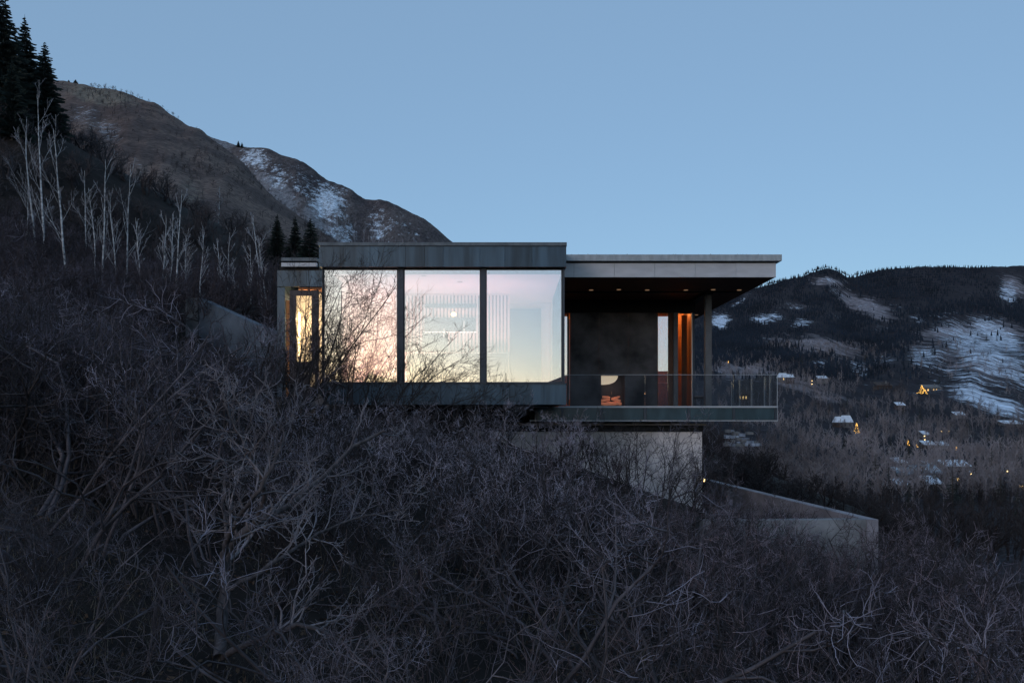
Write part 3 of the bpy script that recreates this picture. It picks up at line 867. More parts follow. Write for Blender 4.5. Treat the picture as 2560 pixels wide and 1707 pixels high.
bulb('porch_lamp', (XX(735, 25.8), 26.25, ZZ(732, 26)), 2.0, (1.0, 0.6, 0.22), 0.03)

# ------------------------------------------------------------------ retaining walls, planter, boulders, stool, lamps
def wall_strip(name, pts, thick, z0, z1s, m, label):
    """a free-standing wall along plan points, its top level per point"""
    pts = np.array(pts, dtype=float)
    n = len(pts)
    nr = []
    for i in range(n):
        d = pts[min(i + 1, n - 1)] - pts[max(i - 1, 0)]
        d /= np.linalg.norm(d)
        nr.append((-d[1], d[0]))
    back = pts + np.array(nr) * thick
    v, f = [], []
    for i in range(n):
        v += [(*pts[i], z0), (*pts[i], z1s[i]), (*back[i], z1s[i]), (*back[i], z0)]
    for i in range(n - 1):
        a, b = i * 4, i * 4 + 4
        f += [(a, b, b + 1, a + 1), (a + 1, b + 1, b + 2, a + 2), (a + 2, b + 2, b + 3, a + 3), (a + 3, b + 3, b, a)]
    f += [(0, 1, 2, 3), ((n - 1) * 4 + 3, (n - 1) * 4 + 2, (n - 1) * 4 + 1, (n - 1) * 4)]
    o = link(name, mesh(name, v, f), m)
    return tag(o, label, 'retaining wall')


wp = [P(465, 745, 33.0), P(495, 745, 33.2)]
wall_strip('retaining_wall', [wp[0][:2], wp[1][:2]], 0.3, -1.5, [wp[0][2], wp[1][2]], M['concrete_end'], 'pale end face of the concrete wall among aspen saplings')
wp = [P(496, 745, 33.25), P(600, 793, 30.2), P(692, 834, 27.6)]
wall_strip('retaining_wall', [p[:2] for p in wp], 0.3, -1.5, [p[2] for p in wp], M['concrete_dark'], 'dark concrete retaining wall sloping down to the lit entry')
pz = -2.9
tip = P(2195, 1298, pz * F / (HY - 1298)); far = P(1750, 1192, pz * F / (HY - 1192))
lft = (5.2, tip[1] - 0.25, pz)
wall_strip('planter_wall', [lft[:2], (tip[0] - 0.05, tip[1])], 0.32, -7.0, [pz, pz], M['concrete_pale'], 'weathered concrete planter wall facing the thicket below the terrace')
wall_strip('planter_wall', [(tip[0], tip[1] - 0.02), far[:2]], 0.32, -8.0, [pz + 0.004, pz + 0.004], M['concrete_wall'], 'long concrete parapet running back from the planter corner to the house')


def rock(name, c, s, seed):
    r = np.random.default_rng(seed)
    import bmesh
    bm = bmesh.new()
    bmesh.ops.create_icosphere(bm, subdivisions=2, radius=1)
    pl = [(np.array(q) / np.linalg.norm(q), r.uniform(0.62, 0.95)) for q in r.normal(0, 1, (11, 3))]
    for w in bm.verts:
        p = np.array(w.co)
        for nrm, d in pl:
            h = p @ nrm
            if h > d:
                p = p - nrm * (h - d)
        w.co = p * np.array(s)
    me = bpy.data.meshes.new(name)
    bm.to_mesh(me); bm.free()
    return link(name, me, M['rock'], None, c)


for k, (px, py, s, lab) in enumerate(((771, 1012, 0.20, 'small pinkish boulder beside the corner of the house'), (792, 1004, 0.26, 'upper pinkish boulder resting at the corner of the house'), (806, 1020, 0.22, 'lower pale boulder in front of the steel sill'))):
    q = P(px, py, 21.5 + 0.2 * k)
    z = float(ground_z(np.array([q[0]]), np.array([q[1]]))[0])
    o = rock('boulder', (q[0], q[1], max(q[2], z + s * 0.5)), (s, s * 0.9, s * 0.95), 20 + k)
    tag(o, lab, 'boulder')

st = empty('stool', (XX(1746, 28.6), 28.6, dz))
tag(st, 'small black stool on the deck beside the terrace column', 'stool')
sx, sy_, sz = st.location
boxes('seat', [(sx - 0.15, sx + 0.15, sy_ - 0.15, sy_ + 0.15, dz + 0.30, dz + 0.38)], M['black'], st)
box('cushion', sx - 0.13, sx + 0.13, sy_ - 0.13, sy_ + 0.13, dz + 0.381, dz + 0.42, M['steel_wall'], st)
for ax in (-0.13, 0.13):
    for ay in (-0.13, 0.13):
        box('leg', sx + ax - 0.012, sx + ax + 0.012, sy_ + ay - 0.012, sy_ + ay + 0.012, dz - 0.003, dz + 0.30, M['black'], st)
wl = lathe('wall_lamp', [(0.02, -0.05), (0.05, -0.03), (0.05, 0.03), (0.02, 0.05)], 10, M['bulb'], None, P(1759, 1200, 27.3))
tag(wl, 'tiny amber lamp on the concrete corner below the deck', 'lamp')
box('bracket', wl.location[0] - 0.12, wl.location[0] - 0.05, 27.29, 27.33, wl.location[2] - 0.015, wl.location[2] + 0.015, M['black'], wl)
hp = P(178, 466, 62)
hz = float(ground_z(np.array([hp[0]]), np.array([hp[1]]))[0])
pthl = empty('path_lamp', (hp[0], hp[1], hz))
tag(pthl, 'tiny lit lamp on a post among the aspens uphill', 'lamp')
box('post', hp[0] - 0.04, hp[0] + 0.04, hp[1] - 0.04, hp[1] + 0.04, hz - 0.2, hp[2] - 0.08, M['black'], pthl)
lathe('lantern', [(0.03, -0.08), (0.09, -0.04), (0.09, 0.06), (0.02, 0.1)], 8, M['bulb'], pthl, hp)


# ------------------------------------------------------------------ growing bare wood
def norm(a):
    return a / np.maximum(np.linalg.norm(a, axis=-1, keepdims=True), 1e-9)


def grow(r, p, d, L, r0, r1, n, wig, up, pull=(0, 0, 0)):
    """grow B branches of n segments; returns points, directions and radii"""
    pts, dirs, rad = [p], [d], [r0]
    for i in range(n):
        d = norm(d + r.normal(0, wig, d.shape) + np.array([0, 0, up]) + np.array(pull))
        p = p + d * (L / n)[:, None]
        t = (i + 1) / n
        pts.append(p); dirs.append(d); rad.append(r0 + (r1 - r0) * t)
    return np.stack(pts, 1), np.stack(dirs, 1), np.stack(rad, 1)


def spawn(r, G, L, k, t0, t1, a0, a1, ratio, shrink=0.45, rr_=0.6, rmin=0.003, upright=0.0):
    """k side shoots on every branch of G"""
    pts, dirs, rad = G
    B, n1, _ = pts.shape
    t = (np.arange(k)[None] + r.uniform(0.05, 0.95, (B, k))) / k
    t = t0 + (t1 - t0) * t
    x = t * (n1 - 1)
    i = np.minimum(x.astype(int), n1 - 2)
    fr = (x - i)[..., None]
    b = np.arange(B)[:, None]
    p = pts[b, i] * (1 - fr) + pts[b, i + 1] * fr
    d = norm(dirs[b, i + 1])
    q = r.normal(0, 1, d.shape) + np.array([0, 0, upright])
    q = norm(q - (q * d).sum(-1, keepdims=True) * d)
    a = np.radians(r.uniform(a0, a1, (B, k)))[..., None]
    nd = d * np.cos(a) + q * np.sin(a)
    nl = L[:, None] * ratio * (1 - shrink * t) * r.uniform(0.6, 1.25, (B, k))
    nr = np.maximum((rad[b, i] * (1 - fr[..., 0]) + rad[b, i + 1] * fr[..., 0]) * rr_, rmin)
    return p.reshape(-1, 3), nd.reshape(-1, 3), nl.ravel(), nr.ravel()


def tubes(groups, sides=3):
    V, Fc, off = [], [], 0
    for pts, dirs, rad in groups:
        B, n, _ = pts.shape
        tng = norm(np.gradient(pts, axis=1)) if n > 1 else dirs
        ref = np.where(np.abs(tng[:, :1, 2:3]) > 0.8, np.array([[[1., 0, 0]]]), np.array([[[0, 0, 1.]]]))
        ref = np.broadcast_to(ref, tng.shape)
        u = norm(np.cross(tng, ref)); w = np.cross(tng, u)
        a = np.arange(sides) * 2 * math.pi / sides
        ring = u[:, :, None] * np.cos(a)[None, None, :, None] + w[:, :, None] * np.sin(a)[None, None, :, None]
        v = pts[:, :, None] + ring * rad[:, :, None, None]
        V.append(v.reshape(-1, 3))
        base = (np.arange(B) * n * sides)[:, None, None] + (np.arange(n - 1) * sides)[None, :, None]
        s = np.arange(sides)[None, None]
        s2 = (np.arange(sides) + 1)[None, None] % sides
        f = np.stack([base + s, base + s2, base + sides + s2, base + sides + s], -1).reshape(-1, 4) + off
        Fc.append(f)
        off += B * n * sides
    return np.concatenate(V), np.concatenate(Fc)


def ribbons(groups, seed=0):
    """thin flat shoots for wood far away: one quad a segment"""
    r = np.random.default_rng(seed)
    V, Fc, off = [], [], 0
    for pts, dirs, rad in groups:
        B, n, _ = pts.shape
        tng = norm(np.gradient(pts, axis=1))
        u = norm(np.cross(tng, norm(r.normal(0, 1, (B, 1, 3)) * (1, 1, 0.3) + 1e-6)))
        v = np.stack([pts - u * rad[..., None], pts + u * rad[..., None]], 2)
        V.append(v.reshape(-1, 3))
        b = (np.arange(B) * n * 2)[:, None] + (np.arange(n - 1) * 2)[None]
        Fc.append(np.stack([b, b + 1, b + 3, b + 2], -1).reshape(-1, 4) + off)
        off += B * n * 2
    return np.concatenate(V), np.concatenate(Fc)


def shrub_parts(seed, stems=8, h=2.0, spread=0.75, lean=(0, 0), k=(6, 5, 4), thin=1.0, wig=0.16, tip=0.0029):
    """stems, limbs and branches in dark bark; then fine twigs, painted pale high up and dark below as light and shade"""
    r = np.random.default_rng(seed)
    a = r.uniform(0, 2 * math.pi, stems)
    p = np.stack([0.12 * np.cos(a), 0.12 * np.sin(a), np.full(stems, -0.15)], 1)
    d = norm(np.stack([np.cos(a) * spread * r.uniform(0.3, 1.2, stems) + lean[0], np.sin(a) * spread * r.uniform(0.3, 1.2, stems) + lean[1], np.ones(stems)], 1))
    L0 = h * r.uniform(0.65, 1.05, stems)
    r0 = r.uniform(0.015, 0.027, stems) * thin
    pull = (lean[0] * 0.10, lean[1] * 0.10, 0)
    g0 = grow(r, p, d, L0, r0, r0 * 0.3, 7, wig, 0.05, pull)
    p, d, L1, r1 = spawn(r, g0, L0, k[0], 0.25, 0.98, 25, 65, 0.55, rr_=0.62)
    g1 = grow(r, p, d, L1, r1, r1 * 0.35, 5, wig * 1.3, 0.09, pull)
    p, d, L2, r2 = spawn(r, g1, L1, k[1], 0.2, 1.0, 25, 70, 0.58, rr_=0.62, rmin=0.0042 * thin)
    g2 = grow(r, p, d, L2, r2, np.maximum(r2 * 0.35, 0.0018 * thin), 5, wig * 1.7, 0.09)
    p, d, L3, r3 = spawn(r, g2, L2, k[2], 0.2, 1.0, 25, 62, 0.66, rr_=0.7, rmin=tip * thin)
    g3 = grow(r, p, d, np.maximum(L3, 0.12), r3, np.maximum(r3 * 0.3, 0.0012 * thin), 4, wig * 1.4, 0.10)
    fine = [g3]
    if len(k) > 3:
        p, d, L4, r4 = spawn(r, g3, np.maximum(L3, 0.12), k[3], 0.25, 1.0, 25, 60, 0.55, rr_=0.7, rmin=tip * 0.62 * thin)
        fine.append(grow(r, p, d, np.maximum(L4, 0.05), r4, r4 * 0.4, 2, wig * 1.2, 0.12))
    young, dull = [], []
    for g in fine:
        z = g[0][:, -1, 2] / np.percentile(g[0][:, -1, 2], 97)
        pale = r.uniform(0, 1, len(z)) < np.clip((z - 0.35) / 0.5, 0.06, 0.85)  # odds of pale bark rise with height, painting top light and low shade
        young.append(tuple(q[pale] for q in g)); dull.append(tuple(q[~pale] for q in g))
    return [g0, g1, g2], dull, young


def shrub_proto(name, seed, mats=('twig_shade', 'twig_dark', 'twig'), **kw):
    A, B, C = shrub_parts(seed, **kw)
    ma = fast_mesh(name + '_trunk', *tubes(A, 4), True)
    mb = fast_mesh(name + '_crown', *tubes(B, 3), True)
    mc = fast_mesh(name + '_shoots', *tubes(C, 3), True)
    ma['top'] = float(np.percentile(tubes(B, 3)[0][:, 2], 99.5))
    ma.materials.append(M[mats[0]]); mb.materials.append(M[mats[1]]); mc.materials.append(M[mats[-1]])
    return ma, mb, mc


def place(name, protos, loc, rz, s, label, cat, group=None, sz=None, parts=('trunk', 'crown', 'sprays'), crown=None):
    o = empty(name, loc)
    o.rotation_euler = (0, 0, rz)
    o.scale = (s, s, sz if sz else s)
    tag(o, label, cat, group)
    for nm, me in zip(parts, protos):
        c = bpy.data.objects.new(nm, me)
        COL.objects.link(c)
        c.parent = o
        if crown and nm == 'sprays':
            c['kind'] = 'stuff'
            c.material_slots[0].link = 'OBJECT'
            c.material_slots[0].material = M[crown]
    return o


def top_limit(px):
    return np.interp(px, [-300, 0, 300, 450, 600, 700, 800, 1000, 1150, 1250, 1300, 1450, 1600, 1750, 1850, 1960, 2100, 2250, 2400, 2560, 2800],
                     [660, 690, 770, 850, 900, 945, 990, 1005, 1025, 1085, 1115, 1165, 1212, 1258, 1288, 1312, 1328, 1332, 1365, 1395, 1420])


protos = [shrub_proto('bush', 100 + i, stems=int(RNG.integers(6, 10)), h=RNG.uniform(1.7, 2.2), spread=RNG.uniform(0.5, 1.1), k=(6, 5, 4), lean=(RNG.uniform(-0.1, 0.35), 0), wig=0.17) for i in range(8)]
upright = [shrub_proto('upright_bush', 180 + i, ('twig_shade', 'twig_dark', 'twig'), stems=int(RNG.integers(9, 14)), h=2.2, spread=0.38, k=(6, 4, 3), thin=0.8, wig=0.075) for i in range(3)]
near_protos = [shrub_proto('near_bush', 150 + i, ('limb_bark', 'twig_dark', 'twig'), stems=int(RNG.integers(3, 6)), h=RNG.uniform(1.8, 2.3), spread=RNG.uniform(0.6, 1.2), k=(5, 4, 4, 3), thin=0.85, tip=0.0021, lean=(RNG.uniform(-0.1, 0.35), 0), wig=0.19) for i in range(7)]

ZONES = [(-9e9, 900, 'leafless grey bush in the dark thicket downhill from the concrete wall', 'bushes in the thicket before the entry'),
         (900, 1700, 'leafless grey bush in the pale thicket below the glass box and deck', 'bushes in the thicket before the house'),
         (1700, 9e9, 'leafless brown-grey bush on the slope below the planter wall', 'bushes on the slope below the planter')]


def in_house(x, y):
    return (-6.2 < x < 7.3 and y > 22.6) or (x < -5.2 and x > -8.6 and y > 25) or (5.2 < x < 10.8 and 21.6 < y < 22.6)


pts_used = []
cand = []
for tries in range(14000):
    d = 4.6 + (31 - 4.6) * RNG.uniform() ** 0.75
    px = RNG.uniform(-150, 2710)
    x = XX(px, d)
    if in_house(x, d) or (5 < x < 10.9 and d > 21.0) or (d > 24.5 and px < 2150):
        continue
    if noise2(np.array([x]), np.array([d]), 71, 3, 0.75)[0] < -0.30:
        continue
    minsep = 0.62 + 0.026 * d
    if pts_used and np.min(np.linalg.norm(np.array(pts_used) - (x, d), axis=1)) < minsep:
        continue
    pts_used.append((x, d)); cand.append((x, d, px))
    if len(cand) >= 288:
        break
for (x, d, px) in cand:
    z = float(ground_z(np.array([x]), np.array([d]))[0])
    lim = top_limit(px) + RNG.uniform(0, 40) + (60 if d < 9 else 0)
    if px < 1080 and d < 9.2:
        lim = max(lim, 1590 if 330 < px < 960 else 1240)
    room = (HY - lim) / F * d - z
    hgt = min(room, RNG.uniform(1.8, 3.2) * (1.15 if px < 500 else 1))
    if 430 < px < 720 and d > 15:
        hgt = min(hgt, (HY - 880) / F * d - z)
    if hgt < 0.6:
        continue
    pr = protos[RNG.integers(len(protos))] if d > 11.5 else near_protos[RNG.integers(len(near_protos))]
    if RNG.uniform() < (0.28 if px > 1650 else 0.12):
        pr = upright[RNG.integers(3)]
    s = hgt / pr[0]['top']
    if px < 720 + RNG.normal(0, 110):  # crown bark by place, darker on the left and near, painting shade there
        crown = 'twig_hill' if (d > 13 or px < 380) and RNG.uniform() < 0.75 else 'twig_blue'
    elif px < 1450 + RNG.normal(0, 130):
        crown = 'twig' if d > 11 else ('twig_blue' if RNG.uniform() < 0.6 else 'twig_brown')
    else:
        crown = ('twig_brown', 'twig_hill', 'twig_blue', 'twig_purple')[RNG.choice(4, p=[0.4, 0.2, 0.15, 0.25])]
    lab, grp = next((l, g) for a, b, l, g in ZONES if a <= px < b)
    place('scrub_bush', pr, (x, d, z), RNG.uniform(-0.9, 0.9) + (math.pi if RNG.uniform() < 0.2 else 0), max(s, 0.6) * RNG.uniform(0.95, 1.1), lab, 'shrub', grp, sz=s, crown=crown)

# bushes that close the gap beside the old tree
r = np.random.default_rng(12)
for (px, d, ty) in ((60, 6.5, 1330), (150, 7.2, 1300), (250, 6.6, 1400), (335, 7.6, 1390), (120, 5.6, 1470), (225, 5.4, 1510), (400, 6.0, 1585), (20, 8.2, 1220), (190, 8.8, 1220), (320, 9.6, 1210), (450, 10.2, 1260), (90, 9.6, 1150), (900, 6.6, 1500), (1000, 6.0, 1450), (480, 11.0, 1230)):
    x = XX(px, d)
    z = float(ground_z(np.array([x]), np.array([d]))[0])
    pr = near_protos[r.integers(len(near_protos))]
    sc_ = ((HY - ty) / F * d - z) / pr[0]['top']
    place('scrub_bush', pr, (x, d, z), r.uniform(-0.9, 0.9), max(sc_, 0.6), 'bush', 'shrub', 'bushes in the thicket before the entry', sz=sc_, crown=('twig_blue', 'twig_hill', 'twig_purple')[r.integers(3)])

# inside the planter
for k in range(9):
    x = RNG.uniform(6.2, 9.2); d = RNG.uniform(22.9, 27)
    place('scrub_bush', protos[RNG.integers(len(protos))], (x, d, -3.75), RNG.uniform(0, 6), RNG.uniform(0.42, 0.6), 'low leafless bush growing inside the concrete planter', 'shrub', 'bushes in the planter')

# named shrubs that stand before the house
special = [
    (722, 20.6, 4.6, (0.28, 0), 8, 'tall bare bush whose arching branches cross the lit corner window', ('twig_sil', 'twig_sil'), 301, (8, 6, 4)),
    (690, 21.5, 2.7, (0.05, 0), 9, 'bare bush in front of the steel wing beside the entry', ('twig_shade', 'twig_dark', 'twig_blue'), 311, (7, 5, 4)),
    (768, 21.2, 2.4, (0.10, 0), 8, 'bare bush in front of the lit entry window', ('twig_sil', 'twig_sil'), 312, (7, 5, 4)),
    (1860, 20.4, 2.1, (0.1, 0), 8, 'bare bush against the near end of the planter wall', ('twig_shade', 'twig_dark', 'twig_brown'), 313, (6, 5, 3)),
    (1930, 20.2, 1.9, (0.2, 0), 8, 'bare bush before the middle of the planter wall', ('twig_shade', 'twig_dark', 'twig_brown'), 314, (6, 5, 3)),
    (868, 20.2, 2.8, (0.30, 0), 6, 'dense bare bush fanning up before the warm window pane', ('twig_sil', 'twig_sil'), 302, (7, 6, 4)),
    (930, 20.4, 3.6, (0.95, 0), 6, 'bare bush sweeping sideways across the middle window pane', ('twig_sil', 'twig_sil'), 303, (6, 5, 4)),
    (1040, 20.8, 3.0, (1.1, 0), 6, 'low bare bush leaning across the second window mullion', ('twig_sil', 'twig_sil'), 304, (6, 6, 4)),
    (1585, 22.6, 3.1, (0.10, 0), 4, 'slender bare sapling before the concrete wall under the deck', ('twig_shade', 'twig_shade'), 305, (7, 5, 4)),
    (1690, 22.2, 2.6, (0.28, 0), 5, 'bare sapling spreading beside the concrete corner', ('twig_dark', 'twig_dark'), 306, (7, 5, 4)),
    (1440, 21.6, 1.9, (-0.1, 0), 5, 'small bare bush against the grey concrete wall', ('twig_shade', 'twig'), 307, (6, 5, 4)),
    (1420, 21.9, 2.2, (0.15, 0), 7, 'fine-twigged bush rising over the lower part of the concrete', ('twig_shade', 'twig_dark', 'twig'), 331, (6, 5, 4)),
    (1560, 22.1, 1.9, (-0.1, 0), 7, 'low fine-twigged bush at the foot of the concrete wall', ('twig_shade', 'twig_dark', 'twig_brown'), 332, (6, 5, 4)),
    (1350, 21.4, 1.7, (0.2, 0), 6, 'twiggy bush where the dark bank meets the grey concrete', ('twig_shade', 'twig_dark', 'twig'), 321, (6, 5, 4)),
    (1505, 22.0, 2.3, (0.05, 0), 5, 'dark many-stemmed bush halfway along the concrete wall', ('twig_shade', 'twig_shade', 'twig_dark'), 322, (7, 5, 4)),
    (1640, 22.4, 3.4, (0.18, 0), 5, 'tall dark sapling reaching the deck edge from below', ('twig_shade', 'twig_shade', 'twig_blue'), 323, (7, 5, 4)),
    (1745, 22.0, 2.9, (0.25, 0), 6, 'bare sapling in front of the concrete corner, leaning out', ('twig_shade', 'twig_shade', 'twig_brown'), 324, (7, 5, 4)),
    (1245, 21.5, 1.9, (0.1, 0), 8, 'pale fuzzy bush under the end of the glass box', ('twig_shade', 'twig', 'twig'), 325, (6, 5, 4)),
    (2290, 21.0, 2.6, (-0.05, 0), 9, 'upright bush on the slope beyond the planter corner', ('twig_shade', 'twig_dark', 'twig_brown'), 327, (6, 5, 4)),
    (1800, 20.6, 1.6, (0.3, 0), 6, 'pale twiggy bush rising before the planter parapet', ('twig_shade', 'twig'), 308, (6, 5, 4)),
]
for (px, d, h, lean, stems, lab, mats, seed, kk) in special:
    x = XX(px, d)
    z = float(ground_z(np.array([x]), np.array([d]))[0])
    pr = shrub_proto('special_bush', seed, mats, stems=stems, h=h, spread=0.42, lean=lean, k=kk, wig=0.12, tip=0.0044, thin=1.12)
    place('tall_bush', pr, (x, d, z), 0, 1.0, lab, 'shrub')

# the gnarled old tree in the thicket, close to the camera
r = np.random.default_rng(55)
TD = 8.0
limb = [[(548, 1640), (552, 1540), (566, 1470), (560, 1405), (590, 1340), (650, 1300), (715, 1268), (790, 1205), (880, 1120), (960, 1075)],
        [(566, 1440), (556, 1395), (566, 1350), (600, 1290), (640, 1240), (690, 1150), (715, 1080)],
        [(640, 1305), (660, 1250), (655, 1190), (620, 1130), (590, 1060), (560, 1010)],
        [(560, 1640), (640, 1600), (740, 1560), (820, 1580), (900, 1640)],
        [(560, 1480), (640, 1440), (720, 1380), (800, 1330), (900, 1290), (1010, 1270)]]
rads = [0.062, 0.040, 0.030, 0.038, 0.028]
tr_groups, tw_groups = [], []
for q, (pl_, r0) in enumerate(zip(limb, rads)):
    pl_ = np.array(pl_, float)
    t = np.linspace(0, len(pl_) - 1, len(pl_) * 3)
    X_ = np.interp(t, np.arange(len(pl_)), pl_[:, 0]); Y_ = np.interp(t, np.arange(len(pl_)), pl_[:, 1])
    dd = TD + 0.25 * np.sin(t * 0.9 + q) + (0.12 * t if q in (0, 4) else -0.10 * t)
    pts = np.stack([(X_ - CX) / F * dd, dd, (HY - Y_) / F * dd], 1)[None]
    pts[0] += r.normal(0, 0.008, pts[0].shape)
    rad = (r0 * (1 - 0.72 * t / t[-1]))[None]
    G = (pts, norm(np.gradient(pts, axis=1)), rad)
    tr_groups.append(G)
    L = np.array([1.15])
    p, d, L1, r1 = spawn(r, G, L, 12, 0.3, 1.0, 25, 70, 0.75, rr_=0.55, upright=0.5)
    g1 = grow(r, p, d, L1, r1, r1 * 0.4, 6, 0.2, 0.10)
    p, d, L2, r2 = spawn(r, g1, L1, 6, 0.2, 1, 25, 70, 0.55, rmin=0.005)
    g2 = grow(r, p, d, L2, r2, r2 * 0.5, 4, 0.24, 0.10)
    p, d, L3, r3 = spawn(r, g2, L2, 4, 0.2, 1, 25, 65, 0.55, rmin=0.004)
    g3 = grow(r, p, d, L3, r3, r3 * 0.5, 3, 0.24, 0.12)
    tw_groups += [g1, g2, g3]
tb = P(552, 1660, TD)
old = empty('old_tree', tb)
tag(old, 'gnarled forked old tree with thick grey trunk in the dark thicket', 'tree')
for q, G in enumerate(tr_groups):
    link('trunk' if q == 0 else 'limb', fast_mesh('old_limb', *tubes([G], 8), True), M['old_bark'], old)
link('crown', fast_mesh('old_crown', *tubes(tw_groups, 3), True), M['twig_oak'], old)

# ------------------------------------------------------------------ dry grass and fallen leaves on the ground
r = np.random.default_rng(83)
NB = 26000
gd = 4.2 + 24 * r.uniform(0, 1, NB) ** 1.3
gpx = r.uniform(-200, 2750, NB)
gx_ = XX(gpx, gd)
keep = noise2(gx_, gd, 90, 3, 1.1) > -0.25
keep &= ~((gx_ > -6.2) & (gx_ < 7.3) & (gd > 22.6))
gx_, gd = gx_[keep], gd[keep]
gz_ = ground_z(gx_, gd)
n_ = len(gd)
tuft = np.stack([gx_, gd, gz_], 1) + r.normal(0, 0.03, (n_, 3)) * (1, 1, 0)
a = r.uniform(0, 6.28, n_); leanv = np.stack([np.cos(a), np.sin(a), np.zeros(n_)], 1)
hh = r.uniform(0.10, 0.42, n_)[:, None]
side = np.stack([-np.sin(a), np.cos(a), np.zeros(n_)], 1) * 0.005
tipv = tuft + leanv * hh * r.uniform(0.2, 1.1, (n_, 1)) + np.array([0, 0, 1]) * hh * r.uniform(0.3, 1.0, (n_, 1))
v = np.stack([tuft - side - (0, 0, 0.02), tuft + side - (0, 0, 0.02), tipv], 1).reshape(-1, 3)
tag(link('dry_grass', fast_mesh('dry_grass', v, np.arange(n_ * 3).reshape(-1, 3)), M['grass']), 'dry straw-coloured grass on the ground under the thicket', 'grass', kind='stuff')
lf = np.stack([r.uniform(-7, 9, 14000), r.uniform(4.2, 22, 14000)], 1)
lz = ground_z(lf[:, 0], lf[:, 1]) + r.uniform(0.004, 0.03, 14000)
c = np.concatenate([lf, lz[:, None]], 1)
u = norm(r.normal(0, 1, (14000, 3)) * (1, 1, 0.35)); w = norm(np.cross(u, r.normal(0, 1, (14000, 3)) * (0.3, 0.3, 1)))
sz_ = r.uniform(0.02, 0.05, (14000, 1))
v = np.stack([c - u * sz_, c + w * sz_ * 0.5, c + u * sz_, c - w * sz_ * 0.5], 1).reshape(-1, 3)
tag(link('leaf_litter', fast_mesh('leaf_litter', v, np.arange(14000 * 4).reshape(-1, 4)), M['litter']), 'brown fallen leaves scattered on the ground under the thicket', 'leaves', kind='stuff')

# ------------------------------------------------------------------ hillside bushes on the left
hill_protos = [shrub_proto('hillbush', 200 + i, ('twig_dark', 'twig_dark', 'twig_hill'), stems=8, h=1.9, spread=0.8, k=(6, 5, 3), thin=1.5) for i in range(5)]
used = []
for tries in range(6000):
    px = RNG.uniform(-60, 860)
    d = RNG.uniform(21, 50)
    x = XX(px, d)
    if in_house(x, d) or (x > -9.5 and d < 30 and x > -9) or (x > -6 and d > 22):
        continue
    if -13.6 < x < -8 and d < 33.5 - (x + 13.4) * 0.0 and d > 26 and abs((x + 13.4) / 5.4 * -6 + 33.25 - d) < 0.8:
        continue
    if used and np.min(np.linalg.norm(np.array(used) - (x, d), axis=1)) < 1.25:
        continue
    used.append((x, d))
    if len(used) >= 290:
        break
for (x, d) in used:
    z = float(ground_z(np.array([x]), np.array([d]))[0])
    bpx = CX + x / d * F
    before = x > -14 and d < 31
    if 400 < bpx < 720 and d < 33.2:
        if HY - (z + 1.0) / d * F < 850:
            continue
    s = RNG.uniform(0.45, 0.8) if before else RNG.uniform(0.85, 1.45)
    if d > 36 and x > -24:
        s *= 0.75
    lab, grp = (('dark leafless bush on the slope among the aspen trunks', 'hillside bushes by the aspens') if d > 36 else ('dark leafless bush on the bank beneath the aspens', 'hillside bushes below the aspens'))
    place('hillside_bush', hill_protos[RNG.integers(5)], (x, d, z), RNG.uniform(0, 6.28), s, lab, 'shrub', grp)

# brush further up that reads as one mass
lod = []
for i in range(4):
    A, B, C = shrub_parts(400 + i, stems=7, h=2.1, spread=0.9, k=(6, 4, 2), thin=3.4)
    lod.append(ribbons([tuple(a[:, ::2] for a in A[0]), tuple(a[:, ::5] for a in A[1]), tuple(a[:, ::5] for a in A[2]), tuple(a[:, ::4] for a in B[0]), tuple(a[:, ::4] for a in C[0])], i))


def brush_mass(name, spots, m, label):
    V, Fc, off = [], [], 0
    for (x, d, z, s) in spots:
        v, f = lod[RNG.integers(len(lod))]
        a = RNG.uniform(0, 6.28)
        R = np.array([[math.cos(a), -math.sin(a), 0], [math.sin(a), math.cos(a), 0], [0, 0, 1]])
        V.append((v * s) @ R.T + (x, d, z)); Fc.append(f + off); off += len(v)
    o = link(name, fast_mesh(name, np.concatenate(V), np.concatenate(Fc)), m)
    tag(o, label, 'brush', kind='stuff')


sp = []
for k in range(215):
    px = RNG.uniform(-80, 800); d = RNG.uniform(50, 100)
    x = XX(px, d); z = float(ground_z(np.array([x]), np.array([d]))[0])
    sp.append((x, d, z, RNG.uniform(0.7, 1.25)))
brush_mass('brush', sp, M['brush'], 'dark mass of bare brush covering the upper left slope')
sp = []
for k in range(165):
    px = RNG.uniform(1700, 2330); d = RNG.uniform(38, 104)
    x = XX(px, d); z = float(ground_z(np.array([x]), np.array([d]))[0])
    if x < 11.5 and d < 40:
        continue
    sp.append((x, d, z, RNG.uniform(0.9, 1.5)))
brush_mass('brush', sp, M['brush_far'], 'dark mass of bare brush on the spur beyond the planter')


